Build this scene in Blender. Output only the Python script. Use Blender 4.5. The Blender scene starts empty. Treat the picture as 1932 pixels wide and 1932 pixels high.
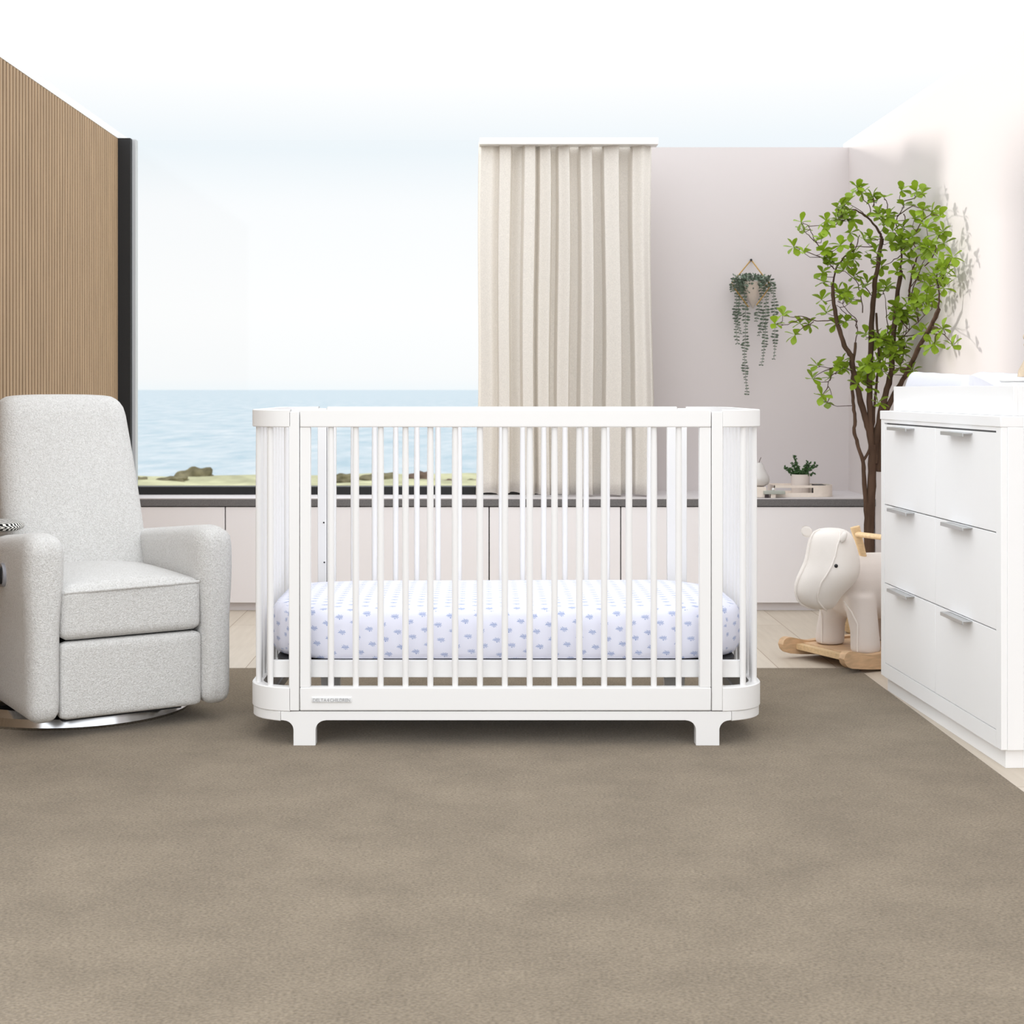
import bpy, bmesh, math, random
from mathutils import Vector, Matrix, noise
random.seed(7)
PI = math.pi
S = bpy.context.scene
COL = S.collection
F = 2833.0          # focal length in pixels of the 1932 frame
EYE = 0.941

def P(px, py, d):
    """a point at distance d from the lens that shows at the given place of the frame"""
    return Vector(((px - 910) * d / F, d, EYE - (py - 735) * d / F))

# ---------------------------------------------------------------- materials
def lin(c):
    return tuple(((v / 255) / 12.92 if v / 255 <= .04045 else ((v / 255 + .055) / 1.055) ** 2.4) for v in c)

def new_mat(name):
    m = bpy.data.materials.new(name); m.use_nodes = True
    return m, m.node_tree.nodes, m.node_tree.links, m.node_tree.nodes['Principled BSDF']

def mat(name, rgb, rough=.5, metal=0., bump=0., bscale=200., var=0., vscale=5., spec=.5, sheen=0., stretch=(1, 1, 1), trans=0., detail=3.):
    m, N, L, b = new_mat(name)
    c = lin(rgb)
    b.inputs['Base Color'].default_value = (*c, 1)
    b.inputs['Roughness'].default_value = rough
    b.inputs['Metallic'].default_value = metal
    b.inputs['Specular IOR Level'].default_value = spec
    if sheen: b.inputs['Sheen Weight'].default_value = sheen
    if bump or var:
        tc = N.new('ShaderNodeTexCoord'); mp = N.new('ShaderNodeMapping'); mp.inputs['Scale'].default_value = stretch
        L.new(tc.outputs['Object'], mp.inputs['Vector'])
    if var:
        n = N.new('ShaderNodeTexNoise'); n.inputs['Scale'].default_value = vscale; n.inputs['Detail'].default_value = detail
        L.new(mp.outputs[0], n.inputs['Vector'])
        r = N.new('ShaderNodeValToRGB')
        r.color_ramp.elements[0].position = .3; r.color_ramp.elements[1].position = .7
        r.color_ramp.elements[0].color = (*[v * (1 - var) for v in c], 1)
        r.color_ramp.elements[1].color = (*[min(1, v * (1 + var)) for v in c], 1)
        L.new(n.outputs['Fac'], r.inputs[0]); L.new(r.outputs[0], b.inputs['Base Color'])
    if bump:
        n2 = N.new('ShaderNodeTexNoise'); n2.inputs['Scale'].default_value = bscale; n2.inputs['Detail'].default_value = 2
        L.new(mp.outputs[0], n2.inputs['Vector'])
        bp = N.new('ShaderNodeBump'); bp.inputs['Strength'].default_value = bump; bp.inputs['Distance'].default_value = .004
        L.new(n2.outputs['Fac'], bp.inputs['Height']); L.new(bp.outputs[0], b.inputs['Normal'])
    if trans:
        out = N['Material Output']; t = N.new('ShaderNodeBsdfTranslucent'); t.inputs[0].default_value = (*c, 1)
        mx = N.new('ShaderNodeMixShader'); mx.inputs[0].default_value = trans
        L.new(b.outputs[0], mx.inputs[1]); L.new(t.outputs[0], mx.inputs[2]); L.new(mx.outputs[0], out.inputs[0])
    return m

M = {}
M['white'] = mat('white_lacquer', (240, 239, 238), .42, spec=.3)
M['dresser'] = mat('dresser_white', (250, 250, 250), .45, spec=.3)
M['wall'] = mat('blush_wall_paint', (214, 207, 206), .9, spec=.1)
M['wallr'] = mat('blush_wall_paint_right', (216, 209, 207), .9, spec=.1)
M['cab'] = mat('cabinet_front', (247, 244, 246), .55, spec=.2)
M['kick'] = mat('toe_kick', (238, 234, 236), .6, spec=.2)
M['counter_edge'] = mat('grey_stone_edge', (116, 114, 114), .7, var=.18, vscale=260, spec=.2)
M['counter_top'] = mat('pale_stone_top', (214, 209, 210), .45, var=.04, vscale=60, spec=.3)
M['gap'] = mat('shadow_gap', (70, 60, 62), .8)
M['black'] = mat('black_frame', (40, 40, 41), .55, var=.15, vscale=300, spec=.3)
M['greyframe'] = mat('grey_frame', (196, 198, 200), .5, spec=.3)
M['ceil'] = mat('ceiling_white', (250, 250, 250), .8)
M['wood_slat'] = mat('oak_slats', (172, 146, 117), .6, var=.12, vscale=14, stretch=(6, 6, .35), spec=.2, detail=6)
M['slat_back'] = mat('slat_backing', (96, 68, 40), .8)
M['chrome'] = mat('chrome', (205, 206, 208), .16, 1.)
M['pull'] = mat('brushed_nickel', (196, 197, 198), .3, .9)
M['gold'] = mat('brass', (176, 140, 72), .35, .8)
M['dark'] = mat('black_metal', (20, 20, 21), .5)
M['blackdot'] = mat('black_bead', (14, 14, 16), .3)
M['bark'] = mat('bark', (88, 69, 57), .85, bump=.6, bscale=90, var=.35, vscale=30, stretch=(1, 1, .2), spec=.1, detail=5)
M['twig'] = mat('twig_bark', (82, 62, 52), .85, spec=.1)
M['leaf'] = mat('tree_leaf', (134, 160, 42), .45, var=.4, vscale=9, spec=.35, trans=.3)
M['euc'] = mat('eucalyptus_leaf', (108, 122, 106), .6, var=.25, vscale=40, spec=.2)
M['succ'] = mat('succulent_leaf', (62, 92, 52), .5, var=.3, vscale=60, spec=.3)
M['pot'] = mat('pot_cream', (226, 216, 210), .5, spec=.3)
M['cream'] = mat('cream_ceramic', (240, 228, 216), .5, var=.03, vscale=80, spec=.3)
M['pear'] = mat('pear_glass', (214, 210, 207), .08, spec=.6)
M['sage'] = mat('sage_box', (178, 182, 174), .5)
M['velvet'] = mat('ivory_plush', (236, 230, 224), .95, bump=.15, bscale=500, sheen=.3, spec=.1)
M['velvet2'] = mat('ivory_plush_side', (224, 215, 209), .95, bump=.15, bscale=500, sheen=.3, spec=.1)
M['piping'] = mat('ivory_piping', (240, 234, 228), .9, spec=.1)
M['beech'] = mat('beech_wood', (212, 178, 142), .5, var=.14, vscale=10, stretch=(1, 5, 14), spec=.25, detail=5)
M['pine'] = mat('pale_handle_wood', (222, 192, 150), .5, var=.1, vscale=20, stretch=(1, 6, 6), spec=.25)
M['basket'] = mat('woven_basket', (190, 160, 120), .8, bump=.8, bscale=60, var=.3, vscale=60)
M['soil'] = mat('soil', (60, 48, 38), .95)
M['tan'] = mat('tan_plush', (214, 196, 172), .95, bump=.8, bscale=160, var=.12, vscale=60)
M['pad'] = mat('changing_pad_cover', (222, 223, 230), .85, bump=.25, bscale=60, spec=.15)
M['plate'] = mat('lever_plate', (176, 178, 186), .4, .4)

# boucle
def boucle():
    m, N, L, b = new_mat('boucle_fabric')
    b.inputs['Roughness'].default_value = .95; b.inputs['Specular IOR Level'].default_value = .1
    b.inputs['Sheen Weight'].default_value = .25
    tc = N.new('ShaderNodeTexCoord')
    n = N.new('ShaderNodeTexNoise'); n.inputs['Scale'].default_value = 240; n.inputs['Detail'].default_value = 2.5; n.inputs['Distortion'].default_value = 1.2
    L.new(tc.outputs['Object'], n.inputs['Vector'])
    r = N.new('ShaderNodeValToRGB'); r.color_ramp.elements[0].position = .34; r.color_ramp.elements[1].position = .56
    r.color_ramp.elements[0].color = (*lin((206, 204, 201)), 1); r.color_ramp.elements[1].color = (*lin((230, 229, 227)), 1)
    L.new(n.outputs['Fac'], r.inputs[0]); L.new(r.outputs[0], b.inputs['Base Color'])
    bp = N.new('ShaderNodeBump'); bp.inputs['Strength'].default_value = .75; bp.inputs['Distance'].default_value = .006
    L.new(n.outputs['Fac'], bp.inputs['Height']); L.new(bp.outputs[0], b.inputs['Normal'])
    return m
M['boucle'] = boucle()

def carpet():
    m, N, L, b = new_mat('taupe_carpet')
    b.inputs['Roughness'].default_value = 1; b.inputs['Specular IOR Level'].default_value = .05; b.inputs['Sheen Weight'].default_value = .15
    tc = N.new('ShaderNodeTexCoord')
    fine = N.new('ShaderNodeTexNoise'); fine.inputs['Scale'].default_value = 220; fine.inputs['Detail'].default_value = 3
    mp = N.new('ShaderNodeMapping'); mp.inputs['Scale'].default_value = (.75, 1.15, 1)
    L.new(tc.outputs['Object'], mp.inputs['Vector']); L.new(mp.outputs[0], fine.inputs['Vector'])
    big = N.new('ShaderNodeTexNoise'); big.inputs['Scale'].default_value = 4.5; big.inputs['Detail'].default_value = 6; big.inputs['Roughness'].default_value = .65
    L.new(tc.outputs['Object'], big.inputs['Vector'])
    r = N.new('ShaderNodeValToRGB'); r.color_ramp.elements[0].position = .25; r.color_ramp.elements[1].position = .75
    r.color_ramp.elements[0].color = (*lin((106, 94, 78)), 1); r.color_ramp.elements[1].color = (*lin((154, 140, 120)), 1)
    r2 = N.new('ShaderNodeValToRGB'); r2.color_ramp.elements[0].position = .3; r2.color_ramp.elements[1].position = .7
    r2.color_ramp.elements[0].color = (.80, .79, .78, 1); r2.color_ramp.elements[1].color = (1.08, 1.08, 1.08, 1)
    mx = N.new('ShaderNodeMix'); mx.data_type = 'RGBA'; mx.blend_type = 'MULTIPLY'; mx.inputs[0].default_value = 1
    L.new(fine.outputs['Fac'], r.inputs[0]); L.new(big.outputs['Fac'], r2.inputs[0])
    L.new(r.outputs[0], mx.inputs[6]); L.new(r2.outputs[0], mx.inputs[7]); L.new(mx.outputs[2], b.inputs['Base Color'])
    bp = N.new('ShaderNodeBump'); bp.inputs['Strength'].default_value = .55; bp.inputs['Distance'].default_value = .006
    L.new(fine.outputs['Fac'], bp.inputs['Height']); L.new(bp.outputs[0], b.inputs['Normal'])
    return m
M['carpet'] = carpet()

def planks():
    m, N, L, b = new_mat('pale_oak_planks')
    b.inputs['Roughness'].default_value = .5; b.inputs['Specular IOR Level'].default_value = .25
    tc = N.new('ShaderNodeTexCoord'); mp = N.new('ShaderNodeMapping'); mp.inputs['Rotation'].default_value = (0, 0, PI / 2)
    L.new(tc.outputs['Object'], mp.inputs['Vector'])
    br = N.new('ShaderNodeTexBrick'); br.offset = .37
    br.inputs['Color1'].default_value = (*lin((214, 204, 190)), 1); br.inputs['Color2'].default_value = (*lin((204, 193, 178)), 1)
    br.inputs['Mortar'].default_value = (*lin((160, 140, 120)), 1)
    br.inputs['Scale'].default_value = 1; br.inputs['Brick Width'].default_value = 1.5; br.inputs['Row Height'].default_value = .2
    br.inputs['Mortar Size'].default_value = .0016; br.inputs['Mortar Smooth'].default_value = .3
    L.new(mp.outputs[0], br.inputs['Vector'])
    n = N.new('ShaderNodeTexNoise'); n.inputs['Scale'].default_value = 6; n.inputs['Detail'].default_value = 6
    mp2 = N.new('ShaderNodeMapping'); mp2.inputs['Scale'].default_value = (9, .8, 1)
    L.new(tc.outputs['Object'], mp2.inputs['Vector']); L.new(mp2.outputs[0], n.inputs['Vector'])
    r = N.new('ShaderNodeValToRGB'); r.color_ramp.elements[0].color = (.86, .84, .82, 1); r.color_ramp.elements[1].color = (1.08, 1.08, 1.08, 1)
    L.new(n.outputs['Fac'], r.inputs[0])
    mx = N.new('ShaderNodeMix'); mx.data_type = 'RGBA'; mx.blend_type = 'MULTIPLY'; mx.inputs[0].default_value = 1
    L.new(br.outputs['Color'], mx.inputs[6]); L.new(r.outputs[0], mx.inputs[7]); L.new(mx.outputs[2], b.inputs['Base Color'])
    return m
M['planks'] = planks()

def linen():
    m, N, L, b = new_mat('linen_curtain')
    c = lin((242, 237, 230))
    b.inputs['Roughness'].default_value = .95; b.inputs['Specular IOR Level'].default_value = .05
    tc = N.new('ShaderNodeTexCoord')
    n = N.new('ShaderNodeTexNoise'); n.inputs['Scale'].default_value = 30; n.inputs['Detail'].default_value = 5
    mp = N.new('ShaderNodeMapping'); mp.inputs['Scale'].default_value = (16, 16, 1.1)
    L.new(tc.outputs['UV'], mp.inputs['Vector']); L.new(mp.outputs[0], n.inputs['Vector'])
    n2 = N.new('ShaderNodeTexNoise'); n2.inputs['Scale'].default_value = 240; n2.inputs['Detail'].default_value = 2
    L.new(tc.outputs['Object'], n2.inputs['Vector'])
    ad = N.new('ShaderNodeMath'); ad.operation = 'ADD'; L.new(n.outputs['Fac'], ad.inputs[0]); L.new(n2.outputs['Fac'], ad.inputs[1])
    ml = N.new('ShaderNodeMath'); ml.operation = 'MULTIPLY'; ml.inputs[1].default_value = .5; L.new(ad.outputs[0], ml.inputs[0])
    r = N.new('ShaderNodeValToRGB'); r.color_ramp.elements[0].position = .38; r.color_ramp.elements[1].position = .6
    r.color_ramp.elements[0].color = (*[v * .90 for v in c], 1); r.color_ramp.elements[1].color = (*[min(1, v * 1.05) for v in c], 1)
    L.new(ml.outputs[0], r.inputs[0]); L.new(r.outputs[0], b.inputs['Base Color'])
    t = N.new('ShaderNodeBsdfTranslucent'); L.new(r.outputs[0], t.inputs[0])
    mx = N.new('ShaderNodeMixShader'); mx.inputs[0].default_value = .22
    L.new(b.outputs[0], mx.inputs[1]); L.new(t.outputs[0], mx.inputs[2]); L.new(mx.outputs[0], N['Material Output'].inputs[0])
    bp = N.new('ShaderNodeBump'); bp.inputs['Strength'].default_value = .2; bp.inputs['Distance'].default_value = .002
    L.new(ml.outputs[0], bp.inputs['Height']); L.new(bp.outputs[0], b.inputs['Normal'])
    return m
M['linen'] = linen()

def sheet():
    m, N, L, b = new_mat('coral_print_sheet')
    b.inputs['Roughness'].default_value = .9; b.inputs['Specular IOR Level'].default_value = .1
    uv = N.new('ShaderNodeUVMap'); sp = N.new('ShaderNodeSeparateXYZ'); L.new(uv.outputs[0], sp.inputs[0])
    def mth(op, a, bb=None, c=None):
        n = N.new('ShaderNodeMath'); n.operation = op
        for i, v in enumerate((a, bb, c)):
            if v is None: continue
            if isinstance(v, (int, float)): n.inputs[i].default_value = v
            else: L.new(v, n.inputs[i])
        return n.outputs[0]
    CU, CV = .037, .040
    u = mth('DIVIDE', sp.outputs[0], CU); v = mth('DIVIDE', sp.outputs[1], CV)
    col = mth('FLOOR', u)
    odd = mth('MODULO', mth('ABSOLUTE', col), 2.0)
    v2 = mth('ADD', mth('ADD', v, mth('MULTIPLY', odd, .5)), mth('MULTIPLY', mth('SINE', mth('MULTIPLY', col, 1.7)), .12))
    x = mth('MULTIPLY', mth('SUBTRACT', mth('FRACT', u), .5), CU)
    y = mth('MULTIPLY', mth('SUBTRACT', mth('FRACT', v2), .5), CV)
    ang = mth('ARCTAN2', mth('ADD', mth('MULTIPLY', y, 1.6), .0004), mth('ABSOLUTE', x))
    r = mth('SQRT', mth('ADD', mth('POWER', mth('ABSOLUTE', mth('DIVIDE', x, .0115)), 2.), mth('POWER', mth('ABSOLUTE', mth('DIVIDE', y, .0072)), 2.)))
    rand = mth('SINE', mth('ADD', mth('MULTIPLY', col, 12.9), mth('MULTIPLY', mth('FLOOR', v2), 7.1)))
    st = mth('SINE', mth('ADD', mth('MULTIPLY', ang, 13.), mth('ADD', mth('MULTIPLY', r, 2.5), mth('MULTIPLY', rand, 1.5))))
    edge = mth('ADD', .82, mth('MULTIPLY', mth('SINE', mth('ADD', mth('MULTIPLY', ang, 7.), mth('MULTIPLY', x, 400.))), .18))
    mask = mth('MULTIPLY', mth('GREATER_THAN', st, .05), mth('MULTIPLY', mth('LESS_THAN', r, edge), mth('GREATER_THAN', r, .12)))
    core = mth('LESS_THAN', mth('ABSOLUTE', y), .0007)
    core = mth('MULTIPLY', core, mth('LESS_THAN', r, .75))
    mask = mth('MULTIPLY', mth('MAXIMUM', mask, core), .85)
    mx = N.new('ShaderNodeMix'); mx.data_type = 'RGBA'
    mx.inputs[6].default_value = (*lin((232, 233, 246)), 1); mx.inputs[7].default_value = (*lin((122, 146, 196)), 1)
    L.new(mask, mx.inputs[0]); L.new(mx.outputs[2], b.inputs['Base Color'])
    tc = N.new('ShaderNodeTexCoord'); n = N.new('ShaderNodeTexNoise'); n.inputs['Scale'].default_value = 7; n.inputs['Detail'].default_value = 3
    mp = N.new('ShaderNodeMapping'); mp.inputs['Scale'].default_value = (.6, 2.5, 1)
    L.new(tc.outputs['Object'], mp.inputs['Vector']); L.new(mp.outputs[0], n.inputs['Vector'])
    bp = N.new('ShaderNodeBump'); bp.inputs['Strength'].default_value = .35; bp.inputs['Distance'].default_value = .02
    L.new(n.outputs['Fac'], bp.inputs['Height']); L.new(bp.outputs[0], b.inputs['Normal'])
    return m
M['sheet'] = sheet()

def herring():
    m, N, L, b = new_mat('black_white_herringbone')
    b.inputs['Roughness'].default_value = .9
    tc = N.new('ShaderNodeTexCoord'); sp = N.new('ShaderNodeSeparateXYZ'); L.new(tc.outputs['Object'], sp.inputs[0])
    def mth(op, a, bb=None):
        n = N.new('ShaderNodeMath'); n.operation = op
        for i, v in enumerate((a, bb)):
            if v is None: continue
            if isinstance(v, (int, float)): n.inputs[i].default_value = v
            else: L.new(v, n.inputs[i])
        return n.outputs[0]
    zz = mth('PINGPONG', mth('MULTIPLY', sp.outputs[2], 1.0), .005)
    w = mth('FRACT', mth('DIVIDE', mth('ADD', mth('ADD', sp.outputs[0], mth('MULTIPLY', sp.outputs[1], .6)), mth('MULTIPLY', zz, 1.6)), .012))
    mk = mth('GREATER_THAN', w, .48)
    mx = N.new('ShaderNodeMix'); mx.data_type = 'RGBA'
    mx.inputs[6].default_value = (*lin((238, 236, 230)), 1); mx.inputs[7].default_value = (*lin((18, 18, 18)), 1)
    L.new(mk, mx.inputs[0]); L.new(mx.outputs[2], b.inputs['Base Color'])
    return m
M['herring'] = herring()

def glass():
    m, N, L, b = new_mat('window_glass')
    N.remove(b)
    t = N.new('ShaderNodeBsdfTransparent'); t.inputs[0].default_value = (.985, .99, .99, 1)
    g = N.new('ShaderNodeBsdfGlossy'); g.inputs['Roughness'].default_value = .02
    mx = N.new('ShaderNodeMixShader'); mx.inputs[0].default_value = .008; L.new(t.outputs[0], mx.inputs[1]); L.new(g.outputs[0], mx.inputs[2])
    L.new(mx.outputs[0], N['Material Output'].inputs[0])
    return m
M['glass'] = glass()

def sea():
    m, N, L, b = new_mat('hazy_sea_water')
    b.inputs['Roughness'].default_value = .9; b.inputs['Specular IOR Level'].default_value = .05
    tc = N.new('ShaderNodeTexCoord')
    mp = N.new('ShaderNodeMapping'); mp.inputs['Scale'].default_value = (.03, .009, 1)
    L.new(tc.outputs['Object'], mp.inputs['Vector'])
    n = N.new('ShaderNodeTexNoise'); n.inputs['Scale'].default_value = 1.6; n.inputs['Detail'].default_value = 10; n.inputs['Roughness'].default_value = .72
    L.new(mp.outputs[0], n.inputs['Vector'])
    r = N.new('ShaderNodeValToRGB'); r.color_ramp.elements[0].position = .36; r.color_ramp.elements[1].position = .64
    r.color_ramp.elements[0].color = (*lin((150, 167, 176)), 1); r.color_ramp.elements[1].color = (*lin((182, 187, 190)), 1)
    L.new(n.outputs['Fac'], r.inputs[0]); L.new(r.outputs[0], b.inputs['Base Color'])
    return m
M['sea'] = sea()
M['grass'] = mat('coastal_grass', (172, 170, 138), .95, var=.28, vscale=1.6, spec=.05, detail=8, stretch=(1, .5, 1))
M['rock'] = mat('mossy_rock', (108, 102, 80), .95, var=.45, vscale=5, spec=.05, detail=6)
M['rock2'] = mat('brown_rock', (100, 84, 74), .95, var=.4, vscale=5, spec=.05, detail=6)

# ---------------------------------------------------------------- mesh helpers
class MB:
    def __init__(s): s.bm = bmesh.new(); s.bev = False
    def box(s, x0, x1, y0, y1, z0, z1, bev=0., seg=2):
        g = bmesh.ops.create_cube(s.bm, size=1)['verts']
        for v in g:
            v.co = Vector(((x0 + x1) / 2 + v.co.x * (x1 - x0), (y0 + y1) / 2 + v.co.y * (y1 - y0), (z0 + z1) / 2 + v.co.z * (z1 - z0)))
        if bev:
            s.bev = True
            es = list({e for v in g for e in v.link_edges})
            bmesh.ops.bevel(s.bm, geom=es, offset=bev, segments=seg, profile=.5, affect='EDGES')
        return s
    def prism(s, pts, a0, a1, axis='y', bev=0.):
        """polygon pts (2D) extruded between a0 and a1 along axis: y -> (x,z) points, z -> (x,y), x -> (y,z)"""
        def mk(p, a):
            return {'y': (p[0], a, p[1]), 'z': (p[0], p[1], a), 'x': (a, p[0], p[1])}[axis]
        va = [s.bm.verts.new(mk(p, a0)) for p in pts]; vb = [s.bm.verts.new(mk(p, a1)) for p in pts]
        n = len(pts)
        for i in range(n): s.bm.faces.new((va[i], va[(i + 1) % n], vb[(i + 1) % n], vb[i]))
        s.bm.faces.new(va); s.bm.faces.new(vb[::-1])
        return s
    def rings(s, rr, closed=True, cap=True):
        vs = [[s.bm.verts.new(p) for p in r] for r in rr]
        n = len(rr[0])
        for a, b in zip(vs, vs[1:]):
            for i in range(n if closed else n - 1):
                j = (i + 1) % n
                s.bm.faces.new((a[i], a[j], b[j], b[i]))
        if cap:
            s.bm.faces.new(vs[0][::-1]); s.bm.faces.new(vs[-1])
        return s
    def tube(s, pts, rad, seg=8, squash=1.):
        pts = [Vector(p) for p in pts]
        if not hasattr(rad, '__len__'): rad = [rad] * len(pts)
        rr = []; up = Vector((0, 0, 1))
        t0 = (pts[1] - pts[0]).normalized()
        u = t0.orthogonal().normalized()
        for i, p in enumerate(pts):
            t = (pts[min(i + 1, len(pts) - 1)] - pts[max(i - 1, 0)])
            t = t.normalized() if t.length > 1e-9 else t0
            u = (u - t * u.dot(t)).normalized(); w = t.cross(u)
            rr.append([p + (u * math.cos(2 * PI * k / seg) + w * math.sin(2 * PI * k / seg)) * rad[i] for k in range(seg)])
        return s.rings(rr)
    def lathe(s, prof, c=(0, 0, 0), seg=24, cap=True):
        return s.rings([[Vector((c[0] + r * math.cos(2 * PI * k / seg), c[1] + r * math.sin(2 * PI * k / seg), c[2] + z)) for k in range(seg)] for r, z in prof], cap=cap)
    def sphere(s, c, r, sx=1, sy=1, sz=1, sub=3, disp=0., ns=3.):
        g = bmesh.ops.create_icosphere(s.bm, subdivisions=sub, radius=1)['verts']
        for v in g:
            k = 1 + (disp * noise.noise(v.co * ns + Vector(c)) if disp else 0)
            v.co = Vector((c[0] + v.co.x * r * sx * k, c[1] + v.co.y * r * sy * k, c[2] + v.co.z * r * sz * k))
        return s
    def xf(s, f):
        for v in s.bm.verts: v.co = Vector(f(v.co))
        return s
    def build(s, name, m, parent=None, local=False, ang=40, smooth=True, flat=False):
        if parent is not None and not local:
            root = parent
            while root.parent: root = root.parent
            inv = (Matrix.Translation(root.location) @ root.rotation_euler.to_matrix().to_4x4()).inverted()
            s.bm.transform(inv)
        if s.bev and ang == 40: ang = 20
        bmesh.ops.recalc_face_normals(s.bm, faces=s.bm.faces)
        me = bpy.data.meshes.new(name); s.bm.to_mesh(me); s.bm.free()
        if smooth:
            for p in me.polygons: p.use_smooth = True
            me.set_sharp_from_angle(angle=math.radians(ang))
        me.materials.append(m)
        o = bpy.data.objects.new(name, me); COL.objects.link(o)
        if parent is not None: o.parent = parent
        return o

def empty(name, loc, label, cat, rz=0., group=None):
    o = bpy.data.objects.new(name, None); COL.objects.link(o); o.empty_display_size = .1
    o.location = loc; o.rotation_euler = (0, 0, rz); tag(o, label, cat, group); return o
def tag(o, label=None, cat=None, group=None, kind=None):
    if label: o['label'] = label
    if cat: o['category'] = cat
    if group: o['group'] = group
    if kind: o['kind'] = kind
    return o
def struct(o, label=None):
    o['kind'] = 'structure'
    if label: o['label'] = label
    return o
def dup(o, loc, parent):
    c = o.copy(); COL.objects.link(c); c.parent = parent; c.location = loc; return c
def arc(cx, cy, r, a0, a1, n):
    return [(cx + r * math.cos(math.radians(a0 + (a1 - a0) * i / n)), cy + r * math.sin(math.radians(a0 + (a1 - a0) * i / n))) for i in range(n + 1)]
def rrect(cx, cy, hx, hy, r, n=8):
    return (arc(cx - hx + r, cy - hy + r, r, 180, 270, n) + arc(cx + hx - r, cy - hy + r, r, 270, 360, n) +
            arc(cx + hx - r, cy + hy - r, r, 0, 90, n) + arc(cx - hx + r, cy + hy - r, r, 90, 180, n))

# ---------------------------------------------------------------- the room
XL, XR, YB, YW, YC = -1.60, 1.669, 6.84, 6.62, 6.37     # left wall, right wall, back wall, window plane, counter front
ZT = 2.045
CT = .48
struct(MB().box(XL - .3, XR + .2, .0, YB + .2, -.05, 0).build('floor', M['planks']), 'pale oak plank floor')
# rug
rug = MB().box(-1.59, 1.262, 1.2, 5.055, .0, .004, .0015).build('area_rug', M['carpet'])
tag(rug, 'large taupe low-pile rug under the crib and armchair', 'rug')
# walls
struct(MB().box(.35, XR + .1, YB, YB + .1, 0, ZT).build('wall_back', M['wall']), 'blush painted back wall right of the curtain')
struct(MB().box(.35, .42, YW, YB, 0, ZT).build('wall_return', M['wall']), 'short wall return beside the window, behind the curtain')
struct(MB().box(XR, XR + .1, 2.2, YB, 0, ZT).build('wall_right', M['wallr']), 'pale blush right wall behind the dresser and tree')
struct(MB().box(XL - .1, .35, YW, YW + .1, 0, CT).build('wall_back_low', M['wall']), 'low wall below the window')
wl = struct(MB().box(XL - .16, XL - .02, 3.0, YW + .1, 0, ZT).build('wall_left', M['slat_back']), 'left wall clad with vertical oak slats')
b = MB()
y = YW - .012; k = 0
while y > 3.05:
    b.box(XL - .02, XL, y - .0235, y, 0, ZT, .003, 1); y -= .0355; k += 1
b.bm.normal_update()
for f in b.bm.faces: f.material_index = 1 if abs(f.normal.y) > .9 else 0
sl_ = b.build('slat_cladding', M['wood_slat'], wl, local=True); sl_.data.materials.append(M['slat_back'])
# ceiling rim; the open top is invented to let sky light in
b = MB()
b.box(XL - .16, XL - .0, 3.0, YB + .1, ZT, ZT + .03); b.box(XR - .0, XR + .1, 2.2, YB + .1, ZT, ZT + .03)
struct(b.build('ceiling', M['ceil']), 'white ceiling edge round the made-up opening that lets sky light in')
# window
fx0 = XL; gx0 = -1.575
win = struct(MB().box(fx0, -1.545, YW - .03, YW + .06, CT, ZT).box(fx0, .35, YW - .03, YW + .06, CT, .514).build('window_1', M['black']), 'large picture window with black frame looking over the sea')
MB().box(-1.545, -1.53, YW + .005, YW + .05, .514, ZT).build('inner_frame', M['greyframe'], win, local=True)
MB().box(-1.53, .35, YW + .026, YW + .03, .514, ZT).build('glass_pane', M['glass'], win, local=True)
# worktop
wt = empty('worktop', (0, 0, 0), 'long grey-edged pale stone worktop over the low white cabinets', 'worktop')
MB().box(XL, XR, YC, YW, CT - .004, CT).box(.42, XR, YW, YB, CT - .004, CT).build('top_surface', M['counter_top'], wt, local=True)
MB().box(XL, XR, YC, YW, CT - .034, CT - .004, .001).box(.42, XR, YW, YB, CT - .034, CT - .004).build('edge', M['counter_edge'], wt, local=True)
# cabinets
edges = [-1.60, -1.092, -.531, .029, .588, 1.146, 1.667]
clabs = ['low blush-white cabinet in the corner by the slatted wall, behind the armchair', 'low blush-white cabinet right of the armchair, behind the left end of the crib',
         'low blush-white cabinet behind the crib, below the window and left of the curtain', 'low blush-white cabinet below the left half of the curtain',
         'low blush-white cabinet below the right edge of the curtain', 'low blush-white cabinet behind the rocking animal and tree trunk']
for i in range(6):
    x0, x1 = edges[i], edges[i + 1]
    c = empty('base_cabinet', (x0, YC, 0), clabs[i], 'cabinet', group='row of low cabinets under the worktop')
    w = x1 - x0
    MB().box(.001, w - .001, .025, .24, .038, CT - .0345).build('body', M['gap'], c, local=True)
    MB().box(.0025 if i else 0, w - .0025, .006, .024, .036, CT - .038, .0012).build('door', M['cab'], c, local=True)
    MB().box(.0, w, .035, .2, 0, .036).build('toe_kick', M['kick'], c, local=True)

# ---------------------------------------------------------------- outdoors
b = MB()
nx, ny = 60, 30
vs = [[None] * (ny + 1) for _ in range(nx + 1)]
for i in range(nx + 1):
    for j in range(ny + 1):
        X = -26 + 44 * i / nx; Y = 7.4 + 27 * j / ny
        z = -1 + .10 * noise.noise(Vector((X * .5, Y * .5, 0))) + .05 * noise.noise(Vector((X * 2, Y * 2, 3)))
        vs[i][j] = b.bm.verts.new((X, Y, z))
for i in range(nx):
    for j in range(ny): b.bm.faces.new((vs[i][j], vs[i + 1][j], vs[i + 1][j + 1], vs[i][j + 1]))
top = [vs[i][ny] for i in range(nx + 1)]
low = [b.bm.verts.new((v.co.x, v.co.y + 4, -26)) for v in top]
for i in range(nx): b.bm.faces.new((top[i], top[i + 1], low[i + 1], low[i]))
struct(b.build('ground', M['grass']), 'grassy clifftop beyond the window')
struct(MB().box(-40000, 40000, 36, 90000, -25.2, -25).build('sea', M['sea']), 'calm pale blue sea beyond the clifftop')
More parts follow.
